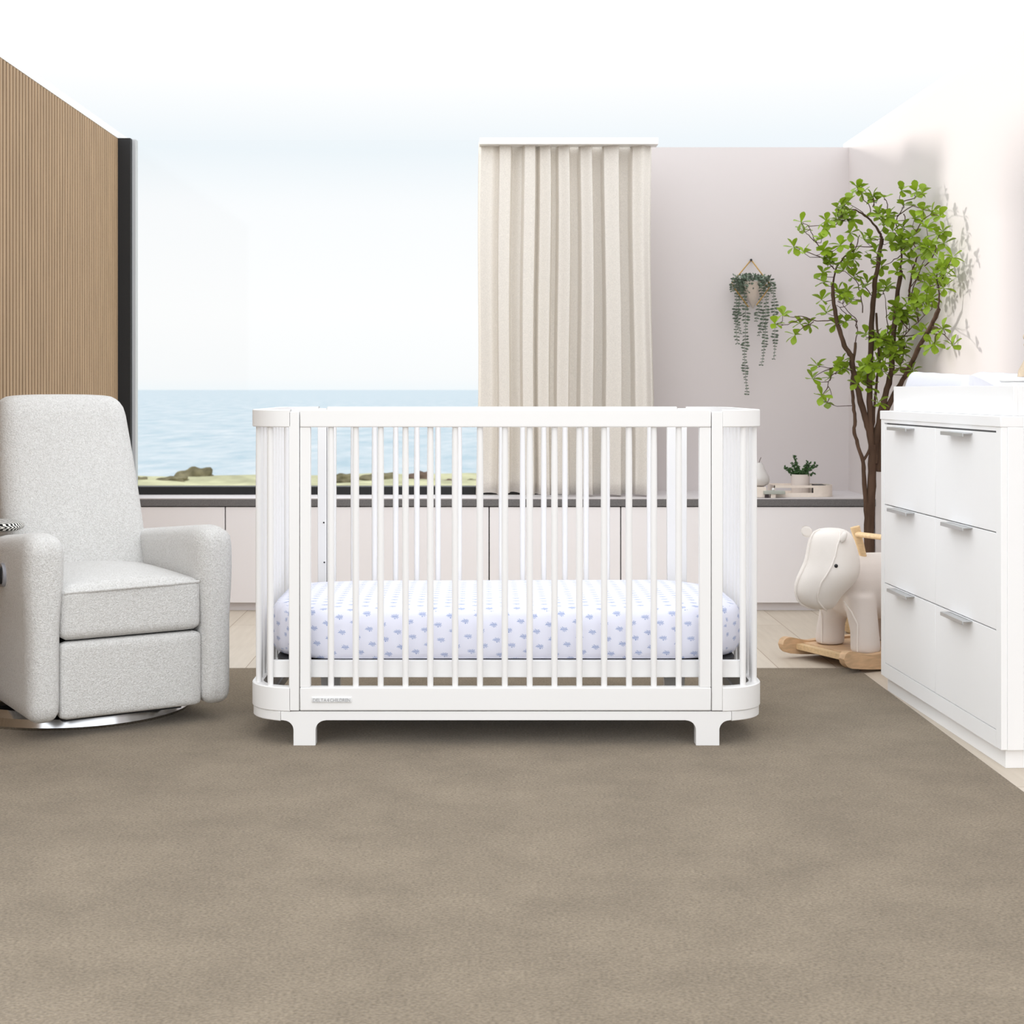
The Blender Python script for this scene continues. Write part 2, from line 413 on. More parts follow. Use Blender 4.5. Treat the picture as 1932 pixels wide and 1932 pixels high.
def rock(px, py, d, wpx, hpx, m, label, disp=.5):
    c = P(px, py, d); r = wpx / 2 * d / F; h = hpx * d / F
    o = MB().sphere((0, 0, 0), 1, r, r * .7, h, 4, disp, 1.6).build('coastal_rock', m)
    o.location = c; tag(o, label, 'rock', 'rocks along the clifftop'); return o
rock(372, 908, 33, 78, 25, M['rock'], 'large mossy boulder on the clifftop left of the crib')
rock(330, 909, 32.0, 66, 10, M['rock'], 'low rock slab at the left foot of the large mossy boulder')
rock(648, 906, 32.0, 56, 12, M['rock'], 'low mossy mound on the clifftop seen through the left crib spindles')
rock(720, 908, 33, 80, 16, M['rock'], 'broad grassy mound on the clifftop behind the crib')
rock(795, 906, 33, 52, 16, M['rock2'], 'dark brown rock on the clifftop behind the crib')
rock(850, 912, 32.5, 36, 8, M['rock2'], 'small brown rock on the clifftop left of the curtain')
rock(892, 912, 33, 40, 8, M['rock'], 'small mossy rock on the clifftop at the edge of the curtain')
rock(262, 912, 32, 44, 12, M['rock'], 'grassy tuft of rock in the lower left corner of the window view')

# ---------------------------------------------------------------- curtain
cur = empty('curtain', (.36, 6.49, CT), 'cream linen floor-length curtain hanging in folds right of the window', 'curtain')
cur['label'] = 'cream linen curtain hanging in deep folds at the right side of the window'
b = MB()
NU, NZ = 560, 26
fold = [(906, .0), (912, -.02), (930, -.03), (943, -.01), (946, -.045), (966, -.04), (970, .025), (987, .0), (993, -.045), (1012, -.04), (1016, .02), (1023, -.02), (1042, -.038), (1046, .03), (1053, .03), (1059, -.02), (1079, -.042),
        (1083, .038), (1096, .038), (1103, -.02), (1124, -.048), (1128, .038), (1143, .038), (1149, -.03), (1176, -.048), (1180, .035), (1196, .038), (1204, -.02), (1222, -.042), (1236, -.01), (1241, .04)]
fx = [(p - 906) / 335 * .75 for p, _ in fold]
def fold_y(s):
    for i in range(len(fold) - 1):
        if fx[i] <= s <= fx[i + 1] + 1e-6:
            t = (s - fx[i]) / (fx[i + 1] - fx[i]); t = t * t * (3 - 2 * t)
            return fold[i][1] + (fold[i + 1][1] - fold[i][1]) * t, i
    return fold[-1][1], 0
uvl = b.bm.loops.layers.uv.new('UVMap')
grid = []
for i in range(NU + 1):
    s = .75 * i / NU; col = []
    fy, idx = fold_y(s)
    for j in range(NZ + 1):
        t = j / NZ
        flare = 1 + .035 * (1 - t) ** 2
        amp = 1 + .12 * (1 - t)
        x = (s - .375) * flare + .36 + .004 * math.sin(6 * t + s * 9)
        z0 = CT + .006 + .012 * abs(math.sin(s * 31)) * (1 if s < .2 else .35)
        z = z0 + (2.012 - z0) * t
        yy = 6.49 + fy * amp * .9 + .003 * math.sin(7 * t + s * 14)
        col.append(b.bm.verts.new((x, min(yy, YW - .055), z)))
    grid.append(col)
for i in range(NU):
    for j in range(NZ):
        f = b.bm.faces.new((grid[i][j], grid[i + 1][j], grid[i + 1][j + 1], grid[i][j + 1]))
        for l, (a, c) in zip(f.loops, ((i, j), (i + 1, j), (i + 1, j + 1), (i, j + 1))): l[uvl].uv = (a / NU * 1.2, c / NZ * 1.5)
o = b.build('curtain_fabric', M['linen'], cur, ang=180)
sm = o.modifiers.new('thickness', 'SOLIDIFY'); sm.thickness = .002
MB().box(-.012, .752, 6.415, 6.50, 1.990, 2.018).build('curtain_track', M['white'], cur)

# ---------------------------------------------------------------- crib
CX, CY, D = .0645, 4.31, 3.95
crib = empty('crib', (CX, CY, 0), 'white crib with rounded ends and slim round spindles on the rug', 'crib')
W = M['white']
DP = .72; Y0, Y1 = D, D + DP
def lx(v): return v - CX
gate_l, gate_r = P(565, 0, D).x, P(1342.5, 0, D).x
post_l, post_r = P(545, 0, D).x, P(1363.5, 0, D).x
T = .03
def wbox(name, x0, x1, y0, y1, z0, z1, bev=.0025, m=W): return MB().box(x0, x1, y0, y1, z0, z1, bev).build(name, m, crib)
for (ya, yb) in ((Y0, Y0 + T), (Y1 - T, Y1)):
    wbox('top_rail', gate_l + .0008, gate_r - .0008, ya, yb, .842, .888, .003)
    br = wbox('bottom_rail', gate_l + .0008, gate_r - .0008, ya, yb, .096, .157, .003)
    if ya == Y0: front_rail = br
    for (xa, xb) in ((gate_l + .0008, gate_l + .028), (gate_r - .031, gate_r - .0008)):
        wbox('stile', xa, xb, ya + .003, yb - .003, .157, .842, .002)
    for (xa, xb) in ((post_l, gate_l - .0008), (gate_r + .0008, post_r)):
        wbox('post', xa, xb, ya + (0 if ya == Y0 else 0), yb, .096, .883, .002)
# spindles
sp = MB().lathe([(.0078, .157), (.0085, .25), (.0089, .5), (.0085, .75), (.0078, .842)], seg=14, cap=False).build('spindle', W, crib, local=True)
first = True
def add_sp(x, y):
    global first
    if first: sp.location = (lx(x), y - CY, 0); first = False; return
    dup(sp, (lx(x), y - CY, 0), crib)
for ya in (Y0 + T / 2, Y1 - T / 2):
    for k in range(15): add_sp(P(624.5 + 46.85 * k, 0, D + T / 2).x if True else 0, ya)
# curved ends
HX = .6855
def end_path(side, off, r=.115):
    """centre line of an end, front post round to back post, off = inset from the outer face"""
    cx = CX + side * (HX - r); rr = r - off
    xs = post_l if side < 0 else post_r
    pts = [(xs, Y0 + off)]
    a = [(cx + side * rr * math.sin(math.radians(t)), Y0 + r - rr * math.cos(math.radians(t))) for t in range(0, 91, 9)]
    c = [(cx + side * rr * math.cos(math.radians(t)), Y1 - r + rr * math.sin(math.radians(t))) for t in range(0, 91, 9)]
    return pts + a + c + [(xs, Y1 - off)]
def end_band(name, side, o0, o1, z0, z1, r=.115, x_in=None):
    A = end_path(side, o0, r); B = end_path(side, o1, r)
    if x_in is not None:
        keep = [i for i in range(len(A)) if side * (A[i][0] - x_in) > .001 and side * (B[i][0] - x_in) > .001]
        def trim(Q):
            K = [Q[i] for i in keep]
            return [(x_in, min(p[1] for p in Q))] + K + [(x_in, max(p[1] for p in Q))]
        A = trim(A); B = trim(B)
    e = .002
    A2 = [(CX + (p[0] - CX) * (1 - e / .69), CY + (p[1] - CY) * (1 - e / .36)) for p in A]; A2[0] = (A[0][0], A2[0][1]); A2[-1] = (A[-1][0], A2[-1][1])
    bb = MB()
    rr = [[(p[0], p[1], z0) for p in A2], [(p[0], p[1], z0 + e) for p in A], [(p[0], p[1], z1 - e) for p in A], [(p[0], p[1], z1) for p in A2],
          [(p[0], p[1], z1) for p in B], [(p[0], p[1], z0) for p in B]]
    vs = [[bb.bm.verts.new(p) for p in r_] for r_ in rr]; n = len(vs[0])
    for q in range(6):
        a, c = vs[q], vs[(q + 1) % 6]
        for i in range(n - 1): bb.bm.faces.new((a[i], a[i + 1], c[i + 1], c[i]))
    bb.bm.faces.new([v[0] for v in vs]); bb.bm.faces.new([v[-1] for v in vs][::-1])
    return bb.build(name, W, crib, ang=30)
for side in (-1, 1):
    end_band('curved_top_rail', side, 0, T, .842, .888)
    end_band('curved_bottom_rail', side, 0, T, .094, .157)
    xj = P(529, 0, D).x if side < 0 else P(1381, 0, D).x
    end_band('curved_base', side, .003, .036, .068, .0935, x_in=xj)
    pth = end_path(side, T / 2)
    # equal spacing round the end
    seg = [math.dist(a, c) for a, c in zip(pth, pth[1:])]; tot = sum(seg); n = 13
    for k in range(1, n):
        s = tot * k / n
        for i, q in enumerate(seg):
            if s <= q: break
            s -= q
        a, c = pth[i], pth[i + 1]; t = s / seg[i]
        add_sp(a[0] + (c[0] - a[0]) * t, a[1] + (c[1] - a[1]) * t)
# base with legs
bx0, bx1 = P(529.5, 0, D).x, P(1380.5, 0, D).x
for (ya, yb) in ((Y0 + .003, Y0 + .038), (Y1 - .038, Y1 - .003)):
    wbox('base_rail', bx0, bx1, ya, yb, .070, .0935, .0015)
    for (l0, l1) in ((553.5, 595), (1313.5, 1357.5)):
        a, c = P(l0, 0, D).x, P(l1, 0, D).x
        R = .026
        pts = [(a, 0.0042), (c, 0.0042)] + [(c + R - R * math.cos(math.radians(t)), .070 - R + R * math.sin(math.radians(t))) for t in range(0, 91, 10)] \
            + [(c + R, .0715), (a - R, .0715)] + [(a - R + R * math.sin(math.radians(t)), .070 - R + R * math.cos(math.radians(t))) for t in range(0, 91, 10)]
        MB().prism(pts, ya, yb).build('leg', W, crib, ang=30)
# mattress platform
bb = MB()
bb.rings([[(x, y, z) for x, y in rrect(CX, CY, .622, .318, .11)] for z in (.205, .218)])
bb.build('mattress_board', M['dark'], crib, ang=40)
bb = MB()
for ya, yb in ((Y0 + .04, Y0 + .058), (Y1 - .058, Y1 - .04)):
    bb.box(CX - .63, CX + .63, ya, yb, .176, .221, .002)
bb.build('support_rail', W, crib)
# name plate with raised lettering
def text_mesh(body, size, ext, cx, cz, y, width):
    cu = bpy.data.curves.new('lettering', 'FONT'); cu.body = body; cu.size = size; cu.extrude = ext; cu.align_x = 'CENTER'; cu.align_y = 'CENTER'
    t = bpy.data.objects.new('lettering_source', cu); COL.objects.link(t)
    bpy.context.view_layer.update()
    me = bpy.data.meshes.new_from_object(t.evaluated_get(bpy.context.evaluated_depsgraph_get()))
    bpy.data.objects.remove(t)
    bm = bmesh.new(); bm.from_mesh(me); bpy.data.meshes.remove(me)
    xs = [v.co.x for v in bm.verts]; ys = [v.co.y for v in bm.verts]; k = width / (max(xs) - min(xs)); mx = (max(xs) + min(xs)) / 2; my = (max(ys) + min(ys)) / 2
    for v in bm.verts: v.co = Vector((cx + (v.co.x - mx) * k, y - v.co.z, cz + (v.co.y - my) * size / size))
    return bm
px0, px1 = P(588, 1315, D), P(664, 1325.5, D)
npl = MB().box(px0.x, px1.x, Y0 - .003, Y0 + .002, px1.z, px0.z, .002, 2).build('name_plate', mat('plate_silver', (236, 236, 236), .4), crib)
zc = (px0.z + px1.z) / 2; wid = px1.x - px0.x
lm = mat('lettering_grey', (178, 178, 180), .5)
lt = MB(); lt.bm.free(); lt.bm = text_mesh('DELTA', .0125, .0009, px0.x + wid * .205, zc, Y0 - .0035, wid * .34)
lt.build('lettering', lm, npl)
lt = MB(); lt.bm.free(); lt.bm = text_mesh('CHILDREN', .0125, .0009, px0.x + wid * .71, zc, Y0 - .0035, wid * .50)
lt.build('lettering', lm, npl)
hb = MB(); hx = px0.x + wid * .415
hpts = []
for i in range(20):
    t = 2 * PI * i / 20; hpts.append((hx + (13 * math.cos(t) - 5 * math.cos(2 * t) - 2 * math.cos(3 * t) - math.cos(4 * t)) * .00019, zc - .00026 * (16 * math.sin(t) ** 3)))
hb.prism(hpts, Y0 - .0044, Y0 - .0028).build('heart_emblem', lm, npl)
# mounting holes on the rear left post
for (hxp, hyp) in ((611, 986), (612, 1061)):
    c = P(hxp, hyp, Y1 - T)
    rg = MB().tube([(c.x, Y1 - T - .0015, c.z), (c.x, Y1 - T + .002, c.z)], .006, 16).build('hole_ring', W, crib)
    MB().tube([(c.x, Y1 - T - .002, c.z), (c.x, Y1 - T + .002, c.z)], .0027, 12).build('hole', M['blackdot'], rg)

# mattress with fitted sheet
mt = MB()
prof = [(.030, .219), (.010, .224), (.002, .240), (.0, .27), (.0, .31), (.004, .336), (.014, .351), (.035, .358), (.09, .363), (.17, .366), (.28, .368)]
MX, MYc, MHX, MHY = CX + .001, CY, .652, .316
rr = []
for ins, z in prof:
    r = max(.20 - ins * .6, .01); r = min(r, MHY - ins - .002)
    rr.append([(x + .0, y, z + .0022 * math.sin(x * 23 + z * 40) * (1 if z > .34 else .3)) for x, y in rrect(MX, MYc, MHX - ins, MHY - ins, max(r, .005), 10)])
mt.rings(rr)
uvl = mt.bm.loops.layers.uv.new('UVMap')
mt.bm.normal_update(); bmesh.ops.recalc_face_normals(mt.bm, faces=mt.bm.faces); mt.bm.normal_update()
for f in mt.bm.faces:
    topf = abs(f.normal.z) > .7
    for l in f.loops:
        x, y, z = l.vert.co
        if topf: l[uvl].uv = (x, y + 1)
        elif abs(f.normal.x) > .72: l[uvl].uv = (y, z)
        else: l[uvl].uv = (x + .04 * math.sin((z - .2) * 6), z)
mo = mt.build('crib_mattress', M['sheet'], ang=60)
tag(mo, 'white crib mattress in a fitted sheet printed with small blue coral sprigs', 'mattress')

# ---------------------------------------------------------------- armchair
TH = math.radians(32)
chair = empty('recliner_armchair', (-.955, 4.115, .004), 'off-white boucle swivel recliner armchair left of the crib', 'armchair', rz=TH)
BC = M['boucle']
def soft(name, x0, x1, y0, y1, z0, z1, bev, fn=None, parent=None, m=None, sub=1, seg=5):
    bb = MB().box(x0, x1, y0, y1, z0, z1)
    bmesh.ops.subdivide_edges(bb.bm, edges=bb.bm.edges[:], cuts=6, use_grid_fill=True)
    # round by projecting onto a superellipsoid-like rounded box
    cx, cy, cz = (x0 + x1) / 2, (y0 + y1) / 2, (z0 + z1) / 2; hx, hy, hz = (x1 - x0) / 2, (y1 - y0) / 2, (z1 - z0) / 2
    bmesh.ops.subdivide_edges(bb.bm, edges=bb.bm.edges[:], cuts=2, use_grid_fill=True)
    for v in bb.bm.verts:
        p = Vector((v.co.x - cx, v.co.y - cy, v.co.z - cz))
        r = min(bev, hx, hy, hz)
        q = Vector((max(-hx + r, min(hx - r, p.x)), max(-hy + r, min(hy - r, p.y)), max(-hz + r, min(hz - r, p.z))))
        d = p - q
        if d.length > 1e-9: p = q + d.normalized() * min(d.length, r) if d.length > r else p
        v.co = Vector((cx, cy, cz)) + p
    if fn: bb.xf(fn)
    o = bb.build(name, m or BC, parent or chair, local=True, ang=180)
    return o
HW = .287
def arm_fn(side):
    def f(c):
        x, y, z = c
        t = max(0, (z - .30) / .25)
        # rolled top: bulges to both sides near the top, front corner rounded down
        cxm = side * (HW - .045)
        k = 1 + .22 * max(0, math.sin(min(1, t) * PI * .75)) - .0
        x = cxm + (x - cxm) * k - side * .004 * t
        z = z - .10 * max(0, y - .06) * min(1, t)
        if z > .36: z -= .016 * max(0, 1 - (y + .02) / .12) ** 2 * min(1, (z - .36) / .15)
        if z < .12: y = y
        return (x, y, z)
    return f
for side in (-1, 1):
    xa, xb = (side * HW, side * (HW - .088))
    soft('armrest', min(xa, xb), max(xa, xb), -.012, .60, .048, .552, .036, arm_fn(side))
# seat cushion with front face, seat panel seam
def seat_fn(c):
    x, y, z = c
    g = max(0, min(1, (z - .27) / .14))
    z += g * (.018 * math.cos(x / .2 * PI / 2) * math.sin(max(0, min(1, y / .5)) * PI) + .012 * math.cos(x / .2 * PI / 2) - .012)
    return (x, y, z)
soft('seat_cushion', -.2, .2, .0, .52, .262, .418, .026, seat_fn)
soft('footrest_panel', -.2, .2, .004, .05, .050, .258, .016)
MB().tube([(-.19, .004, .392), (-.1, -.001, .394), (0, -.002, .396), (.1, -.001, .397), (.19, .004, .398)], .0045, 8).build('seat_piping', BC, chair, local=True)
def back_fn(c):
    x, y, z = c
    t = (z - .36) / .56
    y = y + .20 * t + .02 * math.sin(t * PI)
    y -= .03 * math.sin(max(0, min(1, t)) * PI) * math.cos(x / .25 * PI / 2) ** 1
    x = x * (1.0 + .06 * math.sin(max(0, 1 - t) * PI * .9) - .07 * t)
    z = z - .012 * (abs(x) / .2) ** 3 * max(0, t)
    return (x, y, z)
soft('backrest', -.208, .208, .43, .58, .33, .922, .05, back_fn)
soft('chair_frame', -.2, .2, .06, .58, .06, .26, .02, None, m=M['dark'])
MB().box(-.17, .17, .09, .52, .03, .07).build('swivel_mechanism', M['dark'], chair, local=True)
# chrome ring base, centred under the chair
bcx, bcy = -.03, .42
bb = MB()
ringp = []
for k in range(48):
    a = 2 * PI * k / 48; ringp.append(a)
prof = [(.334, 0), (.338, .008), (.332, .030), (.306, .046), (.292, .040), (.292, 0)]
vs = [[bb.bm.verts.new((bcx + r * math.cos(a), bcy + r * math.sin(a), z)) for r, z in prof] for a in ringp]
for i in range(48):
    A, Bv = vs[i], vs[(i + 1) % 48]
    for j in range(6): bb.bm.faces.new((A[j], A[(j + 1) % 6], Bv[(j + 1) % 6], Bv[j]))
bb.build('swivel_base', M['chrome'], chair, local=True, ang=35)
MB().box(bcx - .30, bcx + .30, bcy - .03, bcy + .03, .004, .03).box(bcx - .03, bcx + .03, bcy - .30, bcy + .30, .004, .03).build('base_crossbar', M['dark'], chair, local=True)
# recline lever on the outer side of the left arm
lev = MB()
pl = [(y_, z_) for y_, z_ in rrect(.226, .425, .034, .032, .03, 8)]
lev.prism(pl, -HW - .016, -HW - .006, axis='x').build('lever_plate', M['plate'], chair, local=True)
lev = MB()
lev.prism([(y_, z_) for y_, z_ in rrect(.216, .425, .012, .024, .008, 5)], -HW - .024, -HW - .015, axis='x')
lo = lev.build('lever_recess', M['blackdot'], chair, local=True)
lev = MB().prism([(y_, z_) for y_, z_ in rrect(.219, .425, .0085, .019, .005, 4)], -HW - .030, -HW - .023, axis='x').box(-HW - .030, -HW - .023, .226, .246, .417, .433)
lev.build('recline_lever', M['plate'], lo, local=True)
# small herringbone cushion lying on the left arm
def l2w(x, y, z):
    return Vector((-.955 + x * math.cos(TH) - y * math.sin(TH), 4.115 + x * math.sin(TH) + y * math.cos(TH), .004 + z))
cb = MB(); c = l2w(-.245, .43, .536)
cb.sphere((0, 0, 0), 1, .06, .09, .018, 4)
cu = cb.build('lumbar_cushion', M['herring']); cu.location = (c.x, c.y, c.z + .008); cu.rotation_euler = (0, 0, TH)
tag(cu, 'small black and white herringbone cushion lying on the left arm of the recliner', 'cushion')

# ---------------------------------------------------------------- dresser
DR = .034; DOx, DOy = 1.281, 3.715
dr = empty('dresser', (DOx, DOy, 0), 'white six-drawer dresser against the right wall', 'dresser', rz=DR)
DW = M['dresser']; LD, WD = .996, .362
MB().box(.0, WD, 0, LD, .848, .875, .002).build('top_panel', DW, dr, local=True)
bb = MB()
fr = .016
bb.box(.003, .003 + fr, .002, .035, .048, .848, .0012).box(.003, .003 + fr, .961, LD - .002, .048, .848, .0012)
bb.box(.003, .003 + fr, .035, .961, .838, .848).box(.003, .003 + fr, .035, .961, .048, .090)
bb.box(.006 + fr, WD, .012, LD - .002, .05, .848)
bb.build('body', DW, dr, local=True)
bb = MB()   # near side: frame round an inset panel
bb.box(.019, .060, .0, .012, .048, .848, .001).box(WD - .045, WD, .0, .012, .048, .848, .001).box(.060, WD - .045, .0, .012, .80, .848).box(.060, WD - .045, .0, .012, .048, .090)
bb.build('side_frame', DW, dr, local=True)
MB().box(.020, WD - .01, .016, LD - .015, 0, .048, .001).build('plinth', DW, dr, local=True)
MB().box(.012, .02, .036, .960, .085, .840).build('drawer_recess', mat('drawer_gap', (120, 120, 122), .8), dr, local=True)
zr = [.836, .584, .340, .091]
uc = [(.0365, .4885), (.4905, .9595)]
hc = [(.20, .37), (.67, .85)]
for ci in range(2):
    for ri in range(3):
        z1, z0 = zr[ri] - .0018, zr[ri + 1] + .0012
        if ri == 0: z1 -= .0012
        dd = MB().box(.004, .018, uc[ci][0], uc[ci][1], z0, z1, .001).build('drawer', DW, dr, local=True)
        u0, u1 = hc[ci]
        hz = z1 - .004 - (.004 if ri == 0 else 0)
        h = MB().box(-.022, .010, u0, u1, hz, hz + .003, .0008).box(-.0235, -.020, u0, u1, hz - .007, hz + .003, .0008)
        h.build('drawer_pull', M['pull'], dd, local=True)
# changing tray
ct = empty('changing_tray', (DOx, DOy, .8755), 'white open changing tray on top of the dresser', 'changing topper', rz=DR)
t0, t1, a0, a1, th = .037, .348, .010, .975, .012
bb = MB()
bb.box(t0, t0 + th, a0, a1, 0, .075, .001).box(t1 - th, t1, a0, a1, 0, .075, .001).box(t0 + th, t1 - th, a0, a0 + th, 0, .075, .001).box(t0 + th, t1 - th, a1 - th, a1, 0, .075, .001)
bb.build('tray_side', DW, ct, local=True)
MB().box(t0 + th, t1 - th, a0 + th, a1 - th, 0, .006).build('tray_base', DW, ct, local=True)
# contoured changing pad
def w_dr(x, y, z): return Vector((DOx + x * math.cos(DR) - y * math.sin(DR), DOy + x * math.sin(DR) + y * math.cos(DR), z))
padm = MB(); NP = 40
pv0, pv1, pu0, pu1 = .052, .332, .43, .952
rr = []
for j in range(25):
    t = j / 24; u = pu0 + (pu1 - pu0) * t
    e = max(0, 1 - abs(t - .5) * 2); endr = min(1, (1 - abs(2 * t - 1)) / .10); ek = math.sqrt(max(0, 1 - (1 - endr) ** 2))
    ring = []
    for i in range(NP + 1):
        s = i / NP; v = pv0 + (pv1 - pv0) * s
        prof = .028 + .050 * abs(math.cos(s * PI)) ** 1.2 + .016 * t
        side = min(1, min(s, 1 - s) / .14); sk = math.sqrt(max(0, 1 - (1 - side) ** 2))
        zz = .884 + (prof + .024) * sk * (.55 + .45 * ek) + .0006 * math.sin(u * 41 + v * 25)
        ring.append(w_dr(v, u, max(zz, .884)))
    for i in (NP, 0):
        ring.append(w_dr(pv0 + (pv1 - pv0) * (i / NP), u, .8825))
    rr.append(ring)
padm.rings(rr)
pc = w_dr(.19, .69, .8825)
pe = padm.build('changing_pad', M['pad'], ang=60)
tag(pe, 'white contoured changing pad lying in the tray on the dresser', 'changing pad')
# box and plush toy at the near end of the tray
c = w_dr(.092, .09, .8825)
bx = empty('storage_box', c, 'small white ridged box with lid at the near end of the changing tray', 'box', rz=DR)
bb = MB().box(-.032, .06, -.03, .07, 0, .078, .004)
for k in range(9): bb.box(-.028 + k * .009, -.024 + k * .009, -.032, -.029, .006, .074)
bb.build('box_body', DW, bx, local=True)
MB().box(-.034, .062, -.032, .072, .0785, .088, .004).build('lid', DW, bx, local=True)
c = w_dr(.134, .105, .9715)
pt = empty('plush_toy', c, 'tan plush toy sitting on the white box at the right edge', 'toy', rz=DR)
MB().lathe([(.0, 0), (.046, .002), (.044, .018), (.030, .045), (.020, .062), (.0, .066)], seg=20, cap=False).build('body', M['tan'], pt, local=True)
MB().sphere((0, 0, .080), .030, 1, 1, .95, 4, .12, 6).build('head', M['tan'], pt, local=True)
for sx in (-1, 1): MB().sphere((sx * .024, 0, .104), .011, 1, .6, 1, 2).build('ear', M['tan'], pt, local=True)

# ---------------------------------------------------------------- rocking animal
RD = 5.02
ra = empty('rocking_animal', (1.30, 5.1, 0), 'ivory plush rocking animal on beech rockers behind the dresser', 'rocking toy')
fd = Vector((-.893, -.45, 0)); lt_ = Vector((.45, -.893, 0))     # forward, towards the near side
O = Vector((1.215, 5.147, .0045))                                      # ground point under the front crossbar
def R3(f, l, z): return O + fd * f + lt_ * l + Vector((0, 0, z))
# rockers
def rocker(l):
    n_ = 90; low, upp = [], []
    for i in range(n_ + 1):
        f = .115 - .48 * i / n_
        zb = .34 * (f + .13) ** 2
        e = min(1, (i / n_) / .075); e2 = min(1, (1 - i / n_) / .09)
        h = .057 * math.sqrt(max(0, 1 - (1 - e) ** 2)) * math.sqrt(max(0, 1 - (1 - e2) ** 2))
        mid = zb + .0285
        if h > .001 or i in (0, n_): low.append((f, mid - h / 2)); upp.append((f, mid + h / 2 - .008 * math.exp(-((f - .0) / .05) ** 2)))
    poly = low + upp[::-1]
    bb = MB()
    A = [bb.bm.verts.new(R3(f, l - .014, z)) for f, z in poly]; Bq = [bb.bm.verts.new(R3(f, l + .014, z)) for f, z in poly]
    n = len(poly)
    for i in range(n): bb.bm.faces.new((A[i], A[(i + 1) % n], Bq[(i + 1) % n], Bq[i]))
    bb.bm.faces.new(A); bb.bm.faces.new(Bq[::-1])
    return bb.build('rocker', M['beech'], ra, ang=50)
rocker(-.16); rocker(.16)
def obox(name, f0, f1, l0, l1, z0, z1, m):
    bb = MB().box(f0, f1, l0, l1, z0, z1, .002)
    bb.xf(lambda c: R3(c.x, c.y, c.z)); return bb.build(name, m, ra)
obox('crossbar', .030, .058, -.147, .147, .028, .048, M['pine'])
obox('platform', -.31, .028, -.147, .147, .038, .050, M['beech'])
# head loft: (y px, left px, right px)
hs = [(996, 1557, 1580), (998, 1546, 1592), (1003, 1534, 1602), (1012, 1528, 1609), (1025, 1524, 1614), (1045, 1521, 1620), (1062, 1517, 1622.5), (1078, 1509, 1622),
      (1092, 1502, 1617), (1106, 1498.5, 1605), (1118, 1498, 1592), (1130, 1502, 1583), (1139, 1510, 1578), (1146, 1524, 1572), (1150, 1543, 1566)]
def head_pt(k, a, o=0.):
    y_, l_, r_ = hs[k]; cpx = (l_ + r_) / 2; hw = (r_ - l_) / 2 * RD / F + o
    c = P(cpx, y_, RD)
    dep = hw * (.92 if k < 8 else .85)
    return c + Vector((hw * math.cos(a), -dep * math.sin(a), 0))
bb = MB(); bb.rings([[head_pt(k, 2 * PI * i / 28) for i in range(28)] for k in range(len(hs))])
hd = bb.build('head', M['velvet'], ra, ang=180)
hd.modifiers.new('smooth', 'SUBSURF').levels = 1; hd.modifiers['smooth'].render_levels = 1
for fx in (-.22, -.97):
    pts = []
    for k in range(1, len(hs)):
        tx = fx
        if fx > -.5: tx = [.4, .35, .28, .18, .02, -.12, -.22, -.30, -.34, -.30, -.24, -.16, -.02, .1, .2][k]
        pts.append(head_pt(k, math.acos(tx), .0008))
    MB().tube(pts, .0032, 8).build('seam_piping', M['piping'], hd)
e = P(1566, 1062, RD); a = math.acos((1566 - 1569.7) / 52.7)
ep = head_pt(6, a, .001)
MB().sphere(ep, .0062, 1, .6, 1, 3).build('eye', M['blackdot'], hd)
def ear(px, py, rot, sx):
    c = P(px, py, RD + .01)
    bb = MB().sphere((0, 0, 0), 1, .014 * sx, .009, .021, 3)
    for v in bb.bm.verts:
        if v.co.y < 0: v.co.y += .012 * (1 - (v.co.x / .02) ** 2 - (v.co.z / .03) ** 2) * .7
    R = Matrix.Rotation(rot, 3, 'Y')
    bb.xf(lambda q: R @ q + c)
    return bb.build('ear', M['velvet'], hd, ang=80)
ear(1522, 1003, -.75, 1.25)
o = ear(1593, 1011, .5, .8)
e2 = MB().sphere(Vector((0, 0, 0)), 1, .010, .012, .020, 3); c2 = P(1592, 1013, RD - .075)
e2.xf(lambda q: Matrix.Rotation(.35, 3, 'Y') @ q + c2); e2.build('ear', M['velvet'], hd)
# trunk of the body with legs as one plush mesh
def lof(secs, n=22):
    return [[c + u * (ru * math.cos(2 * PI * i / n)) + w * (rw * math.sin(2 * PI * i / n)) for i in range(n)] for c, u, ru, w, rw in secs]
bb = MB(); Z = Vector((0, 0, 1))
secs = []
for f, z, rw, ru in [(.03, .28, .02, .02), (.02, .275, .06, .06), (-.01, .265, .09, .085), (-.06, .258, .112, .10), (-.15, .255, .116, .108), (-.25, .255, .112, .108), (-.32, .25, .09, .09), (-.35, .25, .05, .05)]:
    secs.append((R3(f, 0, z), lt_, ru, Z, rw))
bb.rings(lof(secs))
for (f, l) in ((-.045, -.09), (-.035, .105), (-.26, -.09), (-.26, .10)):
    s2 = []
    for z, r in [(.0505, .044), (.054, .052), (.075, .052), (.12, .050), (.17, .055), (.24, .062)]:
        ti = max(0, z - .10) / .14
        s2.append((R3(f - .01 * ti, l * (1 - .42 * ti), z), fd, r * (1.0 - .05 * ti), lt_, r * .92 * (1 - .1 * ti)))
    bb.rings(lof(s2))
body = bb.build('plush_body', M['velvet2'], ra, ang=180)
rm = body.modifiers.new('merge', 'REMESH'); rm.mode = 'VOXEL'; rm.voxel_size = .0065; rm.use_smooth_shade = True
sm_ = body.modifiers.new('soften', 'SMOOTH'); sm_.factor = .6; sm_.iterations = 9
for (f0, l) in ((-.045, -.09), (-.035, .105)):
    pts = [R3(f0 + .052 * math.cos(.35), l + .048 * math.sin(.35), z) for z in (.058, .08, .11, .15)]
    pts += [R3(f0 + .062, l * .9 + .012, .19), R3(f0 + .08, l * .75 + .01, .225)]
    MB().tube(pts, .0026, 8).build('seam_piping', M['piping'], body)
